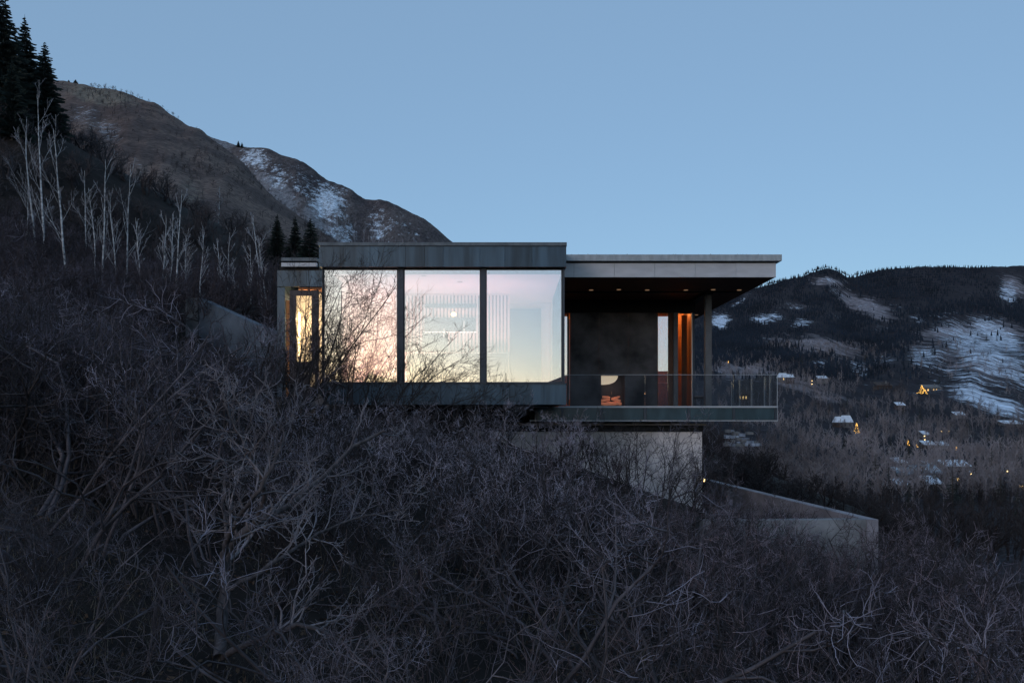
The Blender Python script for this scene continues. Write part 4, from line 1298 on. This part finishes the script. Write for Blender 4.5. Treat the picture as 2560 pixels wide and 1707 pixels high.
# ------------------------------------------------------------------ aspens
def aspen(seed, h):
    r = np.random.default_rng(seed)
    p = np.array([[0, 0, -0.3]]); d = norm(np.array([[r.normal(0, 0.03), r.normal(0, 0.03), 1.0]]))
    g0 = grow(r, p, d, np.array([h + 0.3]), np.array([0.0062 * h + 0.014]), np.array([0.009]), 14, 0.028, 0.03)
    L = np.array([h])
    nb = int(r.integers(8, 12))
    p, d, L1, r1 = spawn(r, g0, L, nb, 0.18, 0.92, 20, 46, 0.37, shrink=0.65, rr_=0.28, rmin=0.011)
    g1 = grow(r, p, d, L1, r1, np.full(len(r1), 0.007), 7, 0.05, 0.10)
    p, d, L2, r2 = spawn(r, g1, L1, 5, 0.2, 0.95, 20, 50, 0.42, rr_=0.6, rmin=0.009)
    g2 = grow(r, p, d, L2, r2, np.full(len(r2), 0.006), 4, 0.09, 0.12)
    p, d, L3, r3 = spawn(r, g2, L2, 3, 0.3, 1.0, 25, 50, 0.5, rr_=0.7, rmin=0.007)
    g3 = grow(r, p, d, L3, r3, np.full(len(r3), 0.005), 3, 0.1, 0.1)
    return tubes([g0], 7), tubes([g1], 4), tubes([g2, g3], 3)


A_LAB = ['pale aspen second from the spruces, thin and straight', 'tallest white aspen, just downhill of the dark spruces', 'tall white aspen with upturned limbs beside the tiny lamp', 'slim aspen close against a bushier aspen', 'bushy many-branched aspen on the upper bank',
         'single thin aspen stem before the dark hollow', 'short slim aspen in the clump above the concrete wall end', 'leaning slim aspen in the clump above the concrete wall end', 'brightest wide-branching aspen above the concrete wall end', 'slender aspen just right of the wall end',
         'aspen with forked crown uphill of the sloping wall', 'spreading aspen with crooked limbs behind the sloping wall', 'short thin aspen behind the sloping wall', 'small lone aspen high on the brown slope', 'tall narrow aspen by the steel wing of the house', 'shorter forked aspen against the steel wing of the house',
         'thin aspen with a bare stem near the edge of the view', 'faint thin aspen high behind the bank',
         'slim aspen just before the single thin stem', 'young aspen between the single thin stem and the wall end clump', 'young aspen between the brightest aspen and the wall end', 'small aspen between the sloping wall and the steel wing']
for k, (bx, by, ty, d) in enumerate(ASPENS):
    x, y, z = P(bx, by, d)
    h = (by - ty) / F * d
    t_, b_, w_ = aspen(500 + k, h)
    o = empty('aspen_tree', (x, y, float(ground_z(np.array([x]), np.array([y]))[0])))
    tag(o, A_LAB[k], 'tree', 'bare aspens on the bank')
    for nm, (v, f), m in (('trunk', t_, 'aspen'), ('branches', b_, 'aspen'), ('crown', w_, 'aspen_twig')):
        link(nm, fast_mesh('aspen_' + nm, v, f, True), M[m], o, o.location)


# ------------------------------------------------------------------ spruces
def spruce(seed, h, rbase, whorls=34, per=11, tri=9):
    r = np.random.default_rng(seed)
    V, Fc = [], []
    n = 0
    for i in range(whorls):
        t = (i + r.uniform(-0.3, 0.3)) / whorls
        t = min(max(t, 0.0), 0.985)
        z = h * (0.04 + 0.96 * t)
        R = rbase * (1 - t) ** 0.85 + 0.05
        m_ = max(5, int(per * (1 - 0.4 * t)))
        for k in range(m_):
            a = 2 * math.pi * (k + r.uniform(0, 1)) / m_
            L = R * r.uniform(0.62, 1.15)
            dr = np.array([math.cos(a), math.sin(a)]); sd = np.array([-dr[1], dr[0]])
            droop = r.uniform(0.18, 0.42)
            zz = z + r.uniform(-0.5, 0.5) * h / whorls
            for q in range(tri):
                u0 = q / tri
                u1 = min(u0 + r.uniform(0.22, 0.38), 1.08)
                side = r.choice([-1, 1]) * r.uniform(0.10, 0.30) * L * (1.1 - u0)
                c0 = np.array([dr[0] * L * u0, dr[1] * L * u0, zz - droop * L * u0 + 0.10 * L * u0 * u0])
                c1 = np.array([dr[0] * L * u1 + sd[0] * side, dr[1] * L * u1 + sd[1] * side, zz - droop * L * u1 + 0.14 * L * u1 * u1 - r.uniform(0, 0.10) * L])
                wv = 0.035 * L + 0.03
                V += [c0 + (0, 0, wv), c0 - (0, 0, wv * 1.6), c1]
                Fc.append((n, n + 1, n + 2)); n += 3
    # leader
    V += [np.array([-0.04, 0, h * 0.95]), np.array([0.04, 0, h * 0.95]), np.array([0, 0, h * 1.03])]
    Fc.append((n, n + 1, n + 2))
    crown = fast_mesh('spruce_crown', np.array(V), np.array(Fc))
    crown.materials.append(M['needles'])
    pts = np.array([[[0, 0, -0.6], [0, 0, h * 0.5], [0, 0, h * 0.97]]])
    G = (pts, norm(np.gradient(pts, axis=1)), np.array([[0.018 * h, 0.011 * h, 0.01]]))
    tm = fast_mesh('spruce_trunk', *tubes([G], 7), True)
    tm.materials.append(M['trunk'])
    return tm, crown


def spruce_at(protos_, bx, by, ty, d, label, group, h0=10.0, ground=True, wide=1.0):
    x, y, z = P(bx, by, d)
    if ground:
        z = float(ground_z(np.array([x]), np.array([y]))[0])
    top = ZZ(ty, d)
    s = (top - z) / h0
    return place('spruce_tree', protos_, (x, y, z), RNG.uniform(0, 6), s * wide, label, 'tree', group, sz=s)


big = [spruce(600 + i, 10.0, 2.6, 44, 16, 12) for i in range(3)]
spruce_at(big[0], 8, 330, -25, 58, 'tallest dark spruce at the upper left corner', 'dark spruces uphill')
spruce_at(big[1], 62, 325, 42, 61, 'middle dark spruce of the uphill row, pointed top', 'dark spruces uphill')
spruce_at(big[2], 112, 325, 103, 60, 'lowest dark spruce of the uphill row beside the brown ridge', 'dark spruces uphill')
spruce_at(big[1], -70, 330, 20, 60, 'dark spruce cut by the edge of the view uphill', 'dark spruces uphill')
spruce_at(big[2], 30, 330, 150, 56, 'short dark spruce in front of the uphill row', 'dark spruces uphill')
for (bx, by, ty, d, w, lab) in ((693, 640, 535, 58, 1.0, 'small spruce furthest from the roof behind the wing'), (738, 650, 540, 58, 0.9, 'middle small spruce behind the wing roof'), (776, 655, 545, 56, 1.25, 'broad small spruce touching the steel roof line')):
    spruce_at(big[RNG.integers(3)], bx, by, ty, d, lab, 'small spruces behind the wing', wide=w)
for (bx, by, ty, d, lab) in ((596, 368, 352, 930, 'tiny conifer on the crest of the snowy mountain, paired'), (605, 368, 356, 930, 'smaller tiny conifer of the crest pair'), (674, 384, 376, 938, 'lone tiny conifer further down the snowy crest')):
    spruce_at(big[0], bx, by + 8, ty, d, lab, 'crest conifers', ground=False, wide=1.3)
for (bx, by, ty, d, lab) in ((189, 214, 199, 470, 'rounded dark tree on the crest of the brown ridge'), (172, 214, 200, 472, 'dark tree on the brown crest nearest the spruces')):
    spruce_at(big[2], bx, by + 4, ty, d, lab, 'brown crest trees', ground=False, wide=2.2)


# ------------------------------------------------------------------ woods on the far mountain and in the valley
def valley_z(px, d):
    return (HY - valley_y(np.array([[px]]), np.array([[d]]))[0, 0]) / F * d


_DS = np.exp(np.linspace(math.log(96), math.log(2990), 200))


def d_from_y(px, y):
    yy = valley_y(np.full((1, 200), px), _DS[None])[0]
    return _DS[np.argmin(np.abs(yy - y))]


r = np.random.default_rng(77)
far_v, far_f, fo = [], [], 0


def cone_tree(x, y, z, h, w, r):
    """ragged little conifer: three stacked five-sided skirts"""
    V, Fc = [], []
    for (za, zb_, ra) in ((0.08, 0.55, 1.0), (0.32, 0.78, 0.72), (0.58, 1.0, 0.45)):
        b = len(V)
        a0 = r.uniform(0, 6.28)
        for k in range(5):
            a = a0 + 2 * math.pi * k / 5
            q = r.uniform(0.75, 1.2)
            V.append((x + math.cos(a) * w * ra * q, y + math.sin(a) * w * ra * q, z + h * (za + r.uniform(-0.05, 0.05))))
        V.append((x, y, z + h * zb_))
        Fc += [(b + k, b + (k + 1) % 5, b + 5) for k in range(5)]
    return V, Fc


NF = 60000
fpx = r.uniform(1400, 2640, NF)
fy = np.interp(fpx, RR[:, 0], RR[:, 1])
fy = fy + (950 - fy) * r.uniform(0, 1, NF)
dens = np.maximum(0.02, 1 - 1.9 * snow_fn(fpx, fy) - 1.25 * pale_fn(fpx, fy))
dens = dens * np.clip(0.85 + 1.1 * noise2(fpx, fy * 2.5, 23, 4, 0.02), 0.08, 1)
dens = dens * np.where((fy > 880) & (fpx > 2200), 0.3, 1) * np.where(fy > 900, 0.5, 1)
keep = np.where(r.uniform(0, 1, NF) < dens)[0][:16500]
for px, y in zip(fpx[keep], fy[keep]):
    d = d_from_y(px, y)
    h = r.uniform(9, 17) * (0.75 if d < 1300 else 1)
    V, Fc = cone_tree(XX(px, d), d, valley_z(px, d) - 1.5, h, h * 0.19, r)
    far_v += V; far_f += [(a + fo, b + fo, c + fo) for a, b, c in Fc]; fo += len(V)
o = link('forest', fast_mesh('forest', np.array(far_v), np.array(far_f)), M['needles_far'])
tag(o, 'dark conifer forest covering the far mountain', 'forest', kind='stuff')

# bare grey woods in the valley: many thin upright shoots
bare = []
for i in range(4):
    rr_ = np.random.default_rng(800 + i)
    p = np.array([[0, 0, -0.05]]); d = np.array([[0, 0, 1.0]])
    g0 = grow(rr_, p, d, np.array([0.95]), np.array([0.016]), np.array([0.006]), 3, 0.05, 0.02)
    p, d, L1, r1 = spawn(rr_, g0, np.array([1.0]), 10, 0.15, 0.98, 20, 55, 0.42, rmin=0.009)
    g1 = grow(rr_, p, d, L1, r1, r1 * 0.7, 2, 0.12, 0.2)
    p, d, L2, r2 = spawn(rr_, g1, L1, 4, 0.2, 1, 20, 55, 0.5, rmin=0.007)
    g2 = grow(rr_, p, d, L2, r2, r2 * 0.7, 1, 0.15, 0.2)
    bare.append(ribbons([g0, g1, g2], i))


def bare_woods(name, n, pxr, yr, hr, m, label, dens=None, seed=1):
    r = np.random.default_rng(seed)
    V, Fc, off, c = [], [], 0, 0
    while c < n:
        px = r.uniform(*pxr); y = r.uniform(*yr)
        if dens and r.uniform() > dens(px, y):
            continue
        d = d_from_y(px, y)
        v, f = bare[r.integers(len(bare))]
        h = r.uniform(*hr)
        a = r.uniform(0, 6.28)
        R = np.array([[math.cos(a), -math.sin(a), 0], [math.sin(a), math.cos(a), 0], [0, 0, 1]])
        w = h * r.uniform(0.9, 1.4)
        V.append((v * (w, w, h)) @ R.T + (XX(px, d), d, valley_z(px, d))); Fc.append(f + off); off += len(v)
        c += 1
    o = link(name, fast_mesh(name, np.concatenate(V), np.concatenate(Fc)), m)
    tag(o, label, 'woods', kind='stuff')


bare_woods('woods', 2150, (1560, 2640), (985, 1260), (8, 14), M['woods'], 'grey leafless woods filling the valley around the houses', lambda px, y: 0.15 if (px > 2300 and y < 1010) else (1.0 if noise2(np.array([px]), np.array([y * 2.2]), 17, 3, 0.035)[0] > -0.12 else 0.25), 31)
bare_woods('woods', 900, (1600, 2640), (860, 990), (9, 14), M['woods'], 'grey leafless woods on the foot of the far mountain', lambda px, y: min(1, 0.08 + pale_fn(np.array([[px]]), np.array([[y]]))[0, 0] * 1.2) * (0.2 if px > 2300 else 1), 32)
bare_woods('woods', 500, (2050, 2660), (1220, 1430), (5, 9), M['brush_far'], 'dark leafless woods at the bottom of the valley', None, 33)

# single conifers in the valley that can be told apart
small = [spruce(700 + i, 10.0, 2.0, 16, 9, 5) for i in range(3)]
r = np.random.default_rng(91)
V_SPOTS = [(2005, 905), (2030, 902), (2110, 920), (2185, 905), (2200, 925), (2215, 930), (2160, 900), (2180, 935), (2090, 915), (2330, 890), (2345, 930), (2350, 960), (2395, 975), (2010, 950), (2000, 946),
           (2330, 880), (2070, 885), (2440, 860), (2490, 850), (2470, 848), (2120, 1010), (2165, 1040), (2070, 1035), (2250, 1020), (2255, 1035), (2490, 1050), (2300, 1060), (2380, 1075), (2420, 1090), (2470, 1100), (2500, 1120), (2180, 1110),
           (2090, 1110), (2110, 1125), (2230, 1140), (2270, 1150), (2350, 1150), (2300, 1170), (2400, 1215), (2440, 1230), (2480, 1200), (2520, 1180), (2540, 1150), (2310, 1235), (2340, 1250), (2270, 1265), (2220, 1250), (2380, 1270), (2430, 1290), (2500, 1270), (2545, 1300), (2190, 1215)]
for (px, y) in V_SPOTS:
    px += r.uniform(-4, 4); y += r.uniform(-3, 3)
    d = d_from_y(px, y)
    h = r.uniform(9, 17)
    zone = 'on the foot of the far mountain' if y < 980 else ('among the valley houses' if y < 1160 else 'in the dark valley bottom')
    place('conifer_tree', small[r.integers(3)], (XX(px, d), d, valley_z(px, d) - 0.5), r.uniform(0, 6), h / 10 * r.uniform(0.9, 1.3), 'dark conifer standing ' + zone, 'tree', 'conifers ' + zone, sz=h / 10)


# ------------------------------------------------------------------ valley houses and lights
HOUSES = []


def valley_house(px0, px1, py_top, py_base, d, roof, wall, label, lit=(), gable=False, rot=0.0, name='chalet'):
    """a house d metres away: base on the slope at py_base, with roof, walls, windows"""
    cx = (px0 + px1) / 2
    d = d_from_y(cx, py_base)
    HOUSES.append((cx, d, (px1 - px0) / F * d))
    x, y, z = XX(cx, d), d, ZZ(py_base, d)
    w = (px1 - px0) / F * d
    h = (py_base - py_top) / F * d
    dep = max(w * 0.6, 7)
    o = empty(name, (x, y, z))
    tag(o, label, 'house', 'houses in the valley')
    wh = h * (0.55 if gable else 0.72)
    box('wall', x - w * 0.46, x + w * 0.46, y, y + dep, z - 6, z + wh, wall, o)
    if gable:
        hw_, ov = w * 0.5, 0.5
        v = [(x - hw_, y - ov, z + wh - 0.2), (x + hw_, y - ov, z + wh - 0.2), (x + hw_, y + dep + ov, z + wh - 0.2), (x - hw_, y + dep + ov, z + wh - 0.2), (x - hw_ * 0.7, y + dep * 0.5, z + h * 1.25), (x + hw_ * 0.7, y + dep * 0.5, z + h * 1.25)]
        f = [(0, 1, 5, 4), (2, 3, 4, 5), (1, 2, 5), (3, 0, 4), (3, 2, 1, 0)]
        rf_ = link('roof', mesh('roof', v, f), roof, o)
    else:
        v = [(x - w * 0.5, y - 0.7, z + wh), (x + w * 0.5, y - 0.7, z + wh), (x + w * 0.5, y + dep, z + h * 1.35), (x - w * 0.5, y + dep, z + h * 1.35)]
        v += [(p[0], p[1], p[2] + 0.5) for p in v]
        f = [(0, 3, 2, 1), (4, 5, 6, 7), (0, 1, 5, 4), (1, 2, 6, 5), (2, 3, 7, 6), (3, 0, 4, 7)]
        rf_ = link('roof', mesh('roof', v, f), roof, o)
    box('chimney', x + w * 0.2, x + w * 0.2 + 1.0, y + dep * 0.5, y + dep * 0.5 + 1.0, z + h * 0.9, z + h * 1.55, M['house_pale'], rf_)
    n = max(2, int(w / 4))
    for k in range(n):
        wx = x - w * 0.4 + (k + 0.5) * w * 0.8 / n
        on = k in lit
        wd = box('window', wx - 0.75, wx + 0.75, y - 0.12, y - 0.003, z + wh * 0.25, z + wh * 0.8, M['black'], o)
        box('glazing', wx - 0.62, wx + 0.62, y - 0.16, y - 0.123, z + wh * 0.30, z + wh * 0.75, M['glow'] if on else M['steel_frame'], wd)
    return o


valley_house(2244, 2300, 1180, 1204, 385, M['blue_roof'], M['house_wall'], 'long low house with bluish snow-dusted roof in the valley bottom')
valley_house(2290, 2357, 1176, 1204, 372, M['blue_roof'], M['house_wall'], 'low house with pale blue roof beside the amber street lamp')
valley_house(2362, 2428, 1160, 1180, 430, M['snow_roof'], M['house_wall'], 'house with a bright white snow roof near the valley bottom')
valley_house(2245, 2284, 1208, 1226, 350, M['snow_roof'], M['house_wall'], 'small snow-roofed shed below the long blue-roofed house')
valley_house(2314, 2358, 1203, 1228, 345, M['snow_roof'], M['house_pale'], 'snow-roofed garage in front of the pale blue roof')
valley_house(2238, 2268, 1152, 1168, 450, M['snow_roof'], M['house_wall'], 'snow-patched cottage behind the long blue roof')
valley_house(2318, 2338, 1160, 1174, 440, M['snow_roof'], M['house_wall'], 'tiny snow-roofed cottage between the blue roof and the white roof')
valley_house(2088, 2108, 1046, 1066, 590, M['snow_roof'], M['house_wall'], 'smaller snowy gabled house uphill of the lit conifer', gable=True)
valley_house(2103, 2134, 1044, 1068, 600, M['snow_roof'], M['house_pale'], 'larger snowy gabled house beside the lit conifer', gable=True)
valley_house(1946, 1972, 936, 952, 840, M['snow_roof'], M['house_pale'], 'snow-roofed house at the foot of the mountain beside the deck', gable=True, lit=(1,))
valley_house(1968, 1986, 940, 953, 850, M['snow_roof'], M['house_wall'], 'lean-to snow roof attached beside the mountain-foot house')
valley_house(2045, 2070, 943, 953, 860, M['snow_roof'], M['house_pale'], 'small flat snow roof among the pale woods')
valley_house(2312, 2356, 966, 980, 930, M['house_pale'], M['house_pale'], 'long lit house beside the glowing golden tree', lit=(0, 2, 3))
valley_house(2192, 2232, 960, 975, 880, M['house_wall'], M['house_wall'], 'dark reddish roofed lodge below the black firs')
valley_house(2310, 2340, 1108, 1122, 500, M['snow_roof'], M['house_wall'], 'narrow snow-edged roof right of the lit shrubs', lit=())
valley_house(2350, 2374, 1110, 1124, 495, M['snow_roof'], M['house_wall'], 'second narrow snow-edged roof by the orange light')
valley_house(1843, 1880, 980, 1002, 620, M['house_wall'], M['house_wall'], 'house with a row of lit windows seen through the deck railing', lit=(0, 1, 2))
valley_house(2242, 2264, 1010, 1022, 680, M['snow_roof'], M['house_wall'], 'snow-capped cabin in the middle of the valley woods')
valley_house(2388, 2414, 1034, 1046, 640, M['snow_roof'], M['house_pale'], 'cabin with bluish snow roof under the snowy spur')
valley_house(2308, 2326, 1083, 1096, 540, M['snow_roof'], M['house_pale'], 'little pale cabin with two bright lamps')
valley_house(2510, 2556, 1056, 1068, 600, M['snow_roof'], M['house_pale'], 'long snow-roofed building at the valley edge under the spur')
valley_house(2440, 2474, 1186, 1198, 410, M['snow_roof'], M['house_wall'], 'snow-roofed building beside the pair of amber lamps')


def fairy_tree(px, py0, py1, d, wpx, label, n=120, seed=1):
    d = d_from_y(px, py1)
    r = np.random.default_rng(seed)
    h = (py1 - py0) / F * d
    w = wpx / F * d / 2
    x, y, z = XX(px, d), d, ZZ(py1, d)
    o = empty('lit_tree', (x, y, z))
    tag(o, label, 'tree', 'trees strung with lights')
    tm = small[0]
    for nm, me in zip(('trunk', 'crown'), tm):
        c = bpy.data.objects.new(nm, me); COL.objects.link(c); c.parent = o
        c.scale = (w / 2.2, w / 2.2, h / 10)
    V, Fc = [], []
    s = 0.36 * d / 900 + 0.08
    for k in range(n):
        t = r.uniform() ** 1.2
        a = r.uniform(math.pi, 2 * math.pi)
        R = w * (1 - t) * r.uniform(0.6, 1.1) + 0.1
        c = np.array([x + R * math.cos(a), y + R * math.sin(a) - 0.3, z + h * (0.05 + 0.95 * t)])
        b = len(V)
        for q in ((1, 0, 0), (0, 1, 0), (-1, 0, 0), (0, -1, 0), (0, 0, 1), (0, 0, -1)):
            V.append(c + np.array(q) * s)
        Fc += [(b, b + 1, b + 4), (b + 1, b + 2, b + 4), (b + 2, b + 3, b + 4), (b + 3, b, b + 4), (b + 1, b, b + 5), (b + 2, b + 1, b + 5), (b + 3, b + 2, b + 5), (b, b + 3, b + 5)]
    l = link('light_string', fast_mesh('light_string', np.array(V), np.array(Fc)), M['fairy'], o)
    l['kind'] = 'stuff'


fairy_tree(2141, 1057, 1083, 590, 16, 'conifer strung with golden lights beside the snowy gables', 34, 1)
fairy_tree(2304, 963, 985, 915, 26, 'broad tree glowing with golden lights on the snowy bench', 60, 2)
fairy_tree(2270, 1100, 1116, 520, 6, 'thin tree with a few golden lights in the woods', 18, 3)
fairy_tree(2291, 1111, 1121, 515, 8, 'low shrub with a few golden lights in the woods', 16, 4)
fairy_tree(2390, 1116, 1126, 500, 3, 'small tree with orange lights by the snow-edged roofs', 9, 5)
fairy_tree(1821, 903, 912, 900, 6, 'tiny lit tree seen between the column and the deck edge', 14, 6)


def street_lamp(px, py, d, label, k=1.0):
    d = d_from_y(px, py + 8) - 3
    x, y, z = P(px, py, d)
    g = valley_z(px, d)
    o = empty('street_lamp', (x, y, min(g, z - 3)))
    tag(o, label, 'street lamp', 'lamps in the valley')
    box('post', x - 0.1, x + 0.1, y - 0.1, y + 0.1, min(g, z - 3) - 0.5, z - 0.4 * k, M['black'], o)
    lathe('lantern', [(0.1 * k, -0.45 * k), (0.42 * k, -0.2 * k), (0.42 * k, 0.25 * k), (0.1 * k, 0.5 * k)], 8, M['bulb'], o, (x, y, z))


street_lamp(2396, 1198, 400, 'amber street lamp below the white roof', 1.3)
street_lamp(2435, 1183, 420, 'brighter of the two amber lamps by the snow-roofed building', 1.2)
street_lamp(2427, 1185, 425, 'fainter of the two amber lamps by the snow-roofed building', 0.8)
street_lamp(2557, 1217, 380, 'bright lamp at the valley edge, lowest of all', 1.2)
street_lamp(2548, 1215, 383, 'small lamp beside the bright valley-edge lamp', 0.7)
street_lamp(2311, 1090, 545, 'upper white lamp at the little pale cabin', 0.9)
street_lamp(2312, 1099, 540, 'lower white lamp at the little pale cabin', 0.9)
street_lamp(2354, 1078, 560, 'lone lamp in the woods under the bench', 0.7)
street_lamp(2372, 1078, 565, 'paired lamp in the woods under the bench', 0.8)
street_lamp(2030, 952, 830, 'string of white lamps, topmost, by the black firs', 1.3)
street_lamp(2030, 960, 815, 'string of white lamps, lowest, by the black firs', 1.2)
street_lamp(2519, 1178, 430, 'faint lamp by the dark valley road', 0.7)
street_lamp(1921, 985, 640, 'tiny lamp seen through the glass railing end', 0.6)

# snow-dusted stone steps under the deck corner
stp = empty('stone_steps', P(1862, 1100, 70))
tag(stp, 'snow-dusted stone steps on the bank below the deck corner', 'steps')
r = np.random.default_rng(6)
for k in range(8):
    y0 = 1108 - k * 4.8
    d = 68 + k * 0.5
    px = 1808 + r.uniform(0, 8) + k * 1.2
    while px < 1892 - k * 2:
        wd_ = r.uniform(7, 19)
        if r.uniform() < 0.55:
            j = r.uniform(-1.2, 1.2)
            box('stone', XX(px, d), XX(px + wd_ - 1.2, d), d + r.uniform(-0.12, 0.12), d + 0.6, ZZ(y0 + 7, d), ZZ(y0 + j, d), M['snow_stone'] if r.uniform() < 0.55 else M['house_pale'], stp)
        px += wd_

# trees that stand before the valley houses
r = np.random.default_rng(62)
V, Fc, off = [], [], 0
for (cx, d0, w) in HOUSES:
    for k in range(int(4 + w / 3)):
        d = d0 - r.uniform(2, 14)
        x = XX(cx, d0) + r.uniform(-0.75, 0.75) * w
        px = CX + x / d * F
        v, f = bare[r.integers(len(bare))]
        h = r.uniform(4, 9)
        V.append(v * (h * 1.3, h * 1.3, h) + (x, d, valley_z(px, d))); Fc.append(f + off); off += len(v)
tag(link('woods', fast_mesh('woods', np.concatenate(V), np.concatenate(Fc)), M['woods']), 'bare garden trees standing close around the valley houses', 'woods', kind='stuff')

# low scrub dotted over the brown ridge, pale saplings at the foot of the snowy one
V, Fc, off = [], [], 0
for k in range(2000):
    px = r.uniform(100, 840); d = r.uniform(110, 460)
    y = brown_y(np.array([[px]]), np.array([[d]]))[0, 0]
    if r.uniform() > 0.25 + 0.75 * (noise2(np.array([px]), np.array([y]), 14, 3, 0.02)[0] > 0.15):
        continue
    v, f = bare[r.integers(len(bare))]
    h = r.uniform(1.2, 2.6)
    V.append(v * (h * 2.2, h * 2.2, h) + (XX(px, d), d, (HY - y) / F * d - 0.2)); Fc.append(f + off); off += len(v)
tag(link('scrub', fast_mesh('scrub', np.concatenate(V), np.concatenate(Fc)), M['brush']), 'low dark scrub dotted over the brown ridge', 'scrub', kind='stuff')
V, Fc, off = [], [], 0
for k in range(520):
    px = r.uniform(540, 1080)
    ridge = np.interp(px, SR[:, 0], SR[:, 1]); d = r.uniform(540, 800)
    y = snowy_y(np.array([[px]]), np.array([[d]]))[0, 0]
    v, f = bare[r.integers(len(bare))]
    h = r.uniform(5, 10)
    V.append(v * (h * 0.7, h * 0.7, h) + (XX(px, d), d, (HY - y) / F * d - 0.5)); Fc.append(f + off); off += len(v)
tag(link('woods', fast_mesh('woods', np.concatenate(V), np.concatenate(Fc)), M['aspen_twig']), 'pale leafless saplings on the flank of the snowy mountain', 'woods', kind='stuff')


# ------------------------------------------------------------------ say which bush is which
RANK = ['tallest', 'second tallest', 'third tallest', 'fourth tallest', 'fifth tallest', 'sixth tallest', 'seventh tallest', 'eighth tallest', 'ninth tallest', 'tenth tallest', 'eleventh tallest', 'twelfth tallest', 'thirteenth tallest', 'fourteenth tallest', 'fifteenth tallest', 'sixteenth tallest', 'seventeenth tallest', 'lowest']


def relabel(name, cols, rows, form, depth):
    cells = {}
    for o in bpy.data.objects:
        if o.name.split('.')[0] != name or o.parent:
            continue
        px = CX + o.location.x / o.location.y * F
        py = HY - o.location.z / o.location.y * F
        c = next(w for lim, w in cols if px < lim)
        q = o.location.y if depth else py
        rw = next(w for lim, w in rows if q < lim)
        cells.setdefault((c, rw), []).append(o)
    for (c, rw), lst in cells.items():
        lst.sort(key=lambda o: -o.scale.z)
        for k, o in enumerate(lst):
            o['label'] = form.format(rank=RANK[min(k, 17)], col=c, row=rw) if len(lst) > 1 else form.format(rank='lone', col=c, row=rw)


LAND = [(130, 'the spruces'), (300, 'the tall aspens'), (465, 'the wall end'), (600, 'the sloping wall'), (700, 'the steel wing'), (800, 'the lit entry'), (900, 'the first pane'), (1000, 'the first mullion'), (1100, 'the middle pane'), (1205, 'the second mullion'),
        (1310, 'the third pane'), (1420, 'the box corner'), (1500, 'the dark wall'), (1600, 'the fireplace'), (1690, 'the tall window'), (1780, 'the column'), (1860, 'the roof tip'), (1950, 'the deck corner'), (2060, 'the planter wall'), (2200, 'the planter corner'), (2330, 'the lit conifer'), (2450, 'the white roof'), (9e9, 'the snowy spur')]
relabel('scrub_bush', LAND, [(7.2, 'front'), (10, 'second'), (13.5, 'third'), (17.5, 'fourth'), (99, 'hindmost')], '{rank} leafless bush in the {row} row of thicket straight below {col}', True)
relabel('hillside_bush', [(60, 'the spruces'), (140, 'the tallest aspen'), (210, 'the aspen by the lamp'), (280, 'the bushy aspen'), (360, 'the single thin aspen'), (450, 'the wall end clump'), (530, 'the slender aspen'), (610, 'the forked aspen'), (690, 'the narrow aspen'), (9e9, 'the steel wing')],
        [(26, 'far downhill of'), (31, 'downhill of'), (37, 'just below'), (42, 'at the foot of'), (46, 'just behind'), (99, 'uphill of')], '{rank} dark bush on the bank {row} {col}', True)
relabel('conifer_tree', [(2050, 'the deck corner'), (2150, 'the planter tip'), (2230, 'the black firs'), (2300, 'the golden tree'), (2380, 'the lit house'), (2460, 'the white roof'), (9e9, 'the snowy spur')],
        [(930, 'high above'), (1000, 'just above'), (1080, 'in the woods under'), (1170, 'among the roofs below'), (9999, 'in the valley bottom below')], '{rank} dark conifer {row} {col}', False)
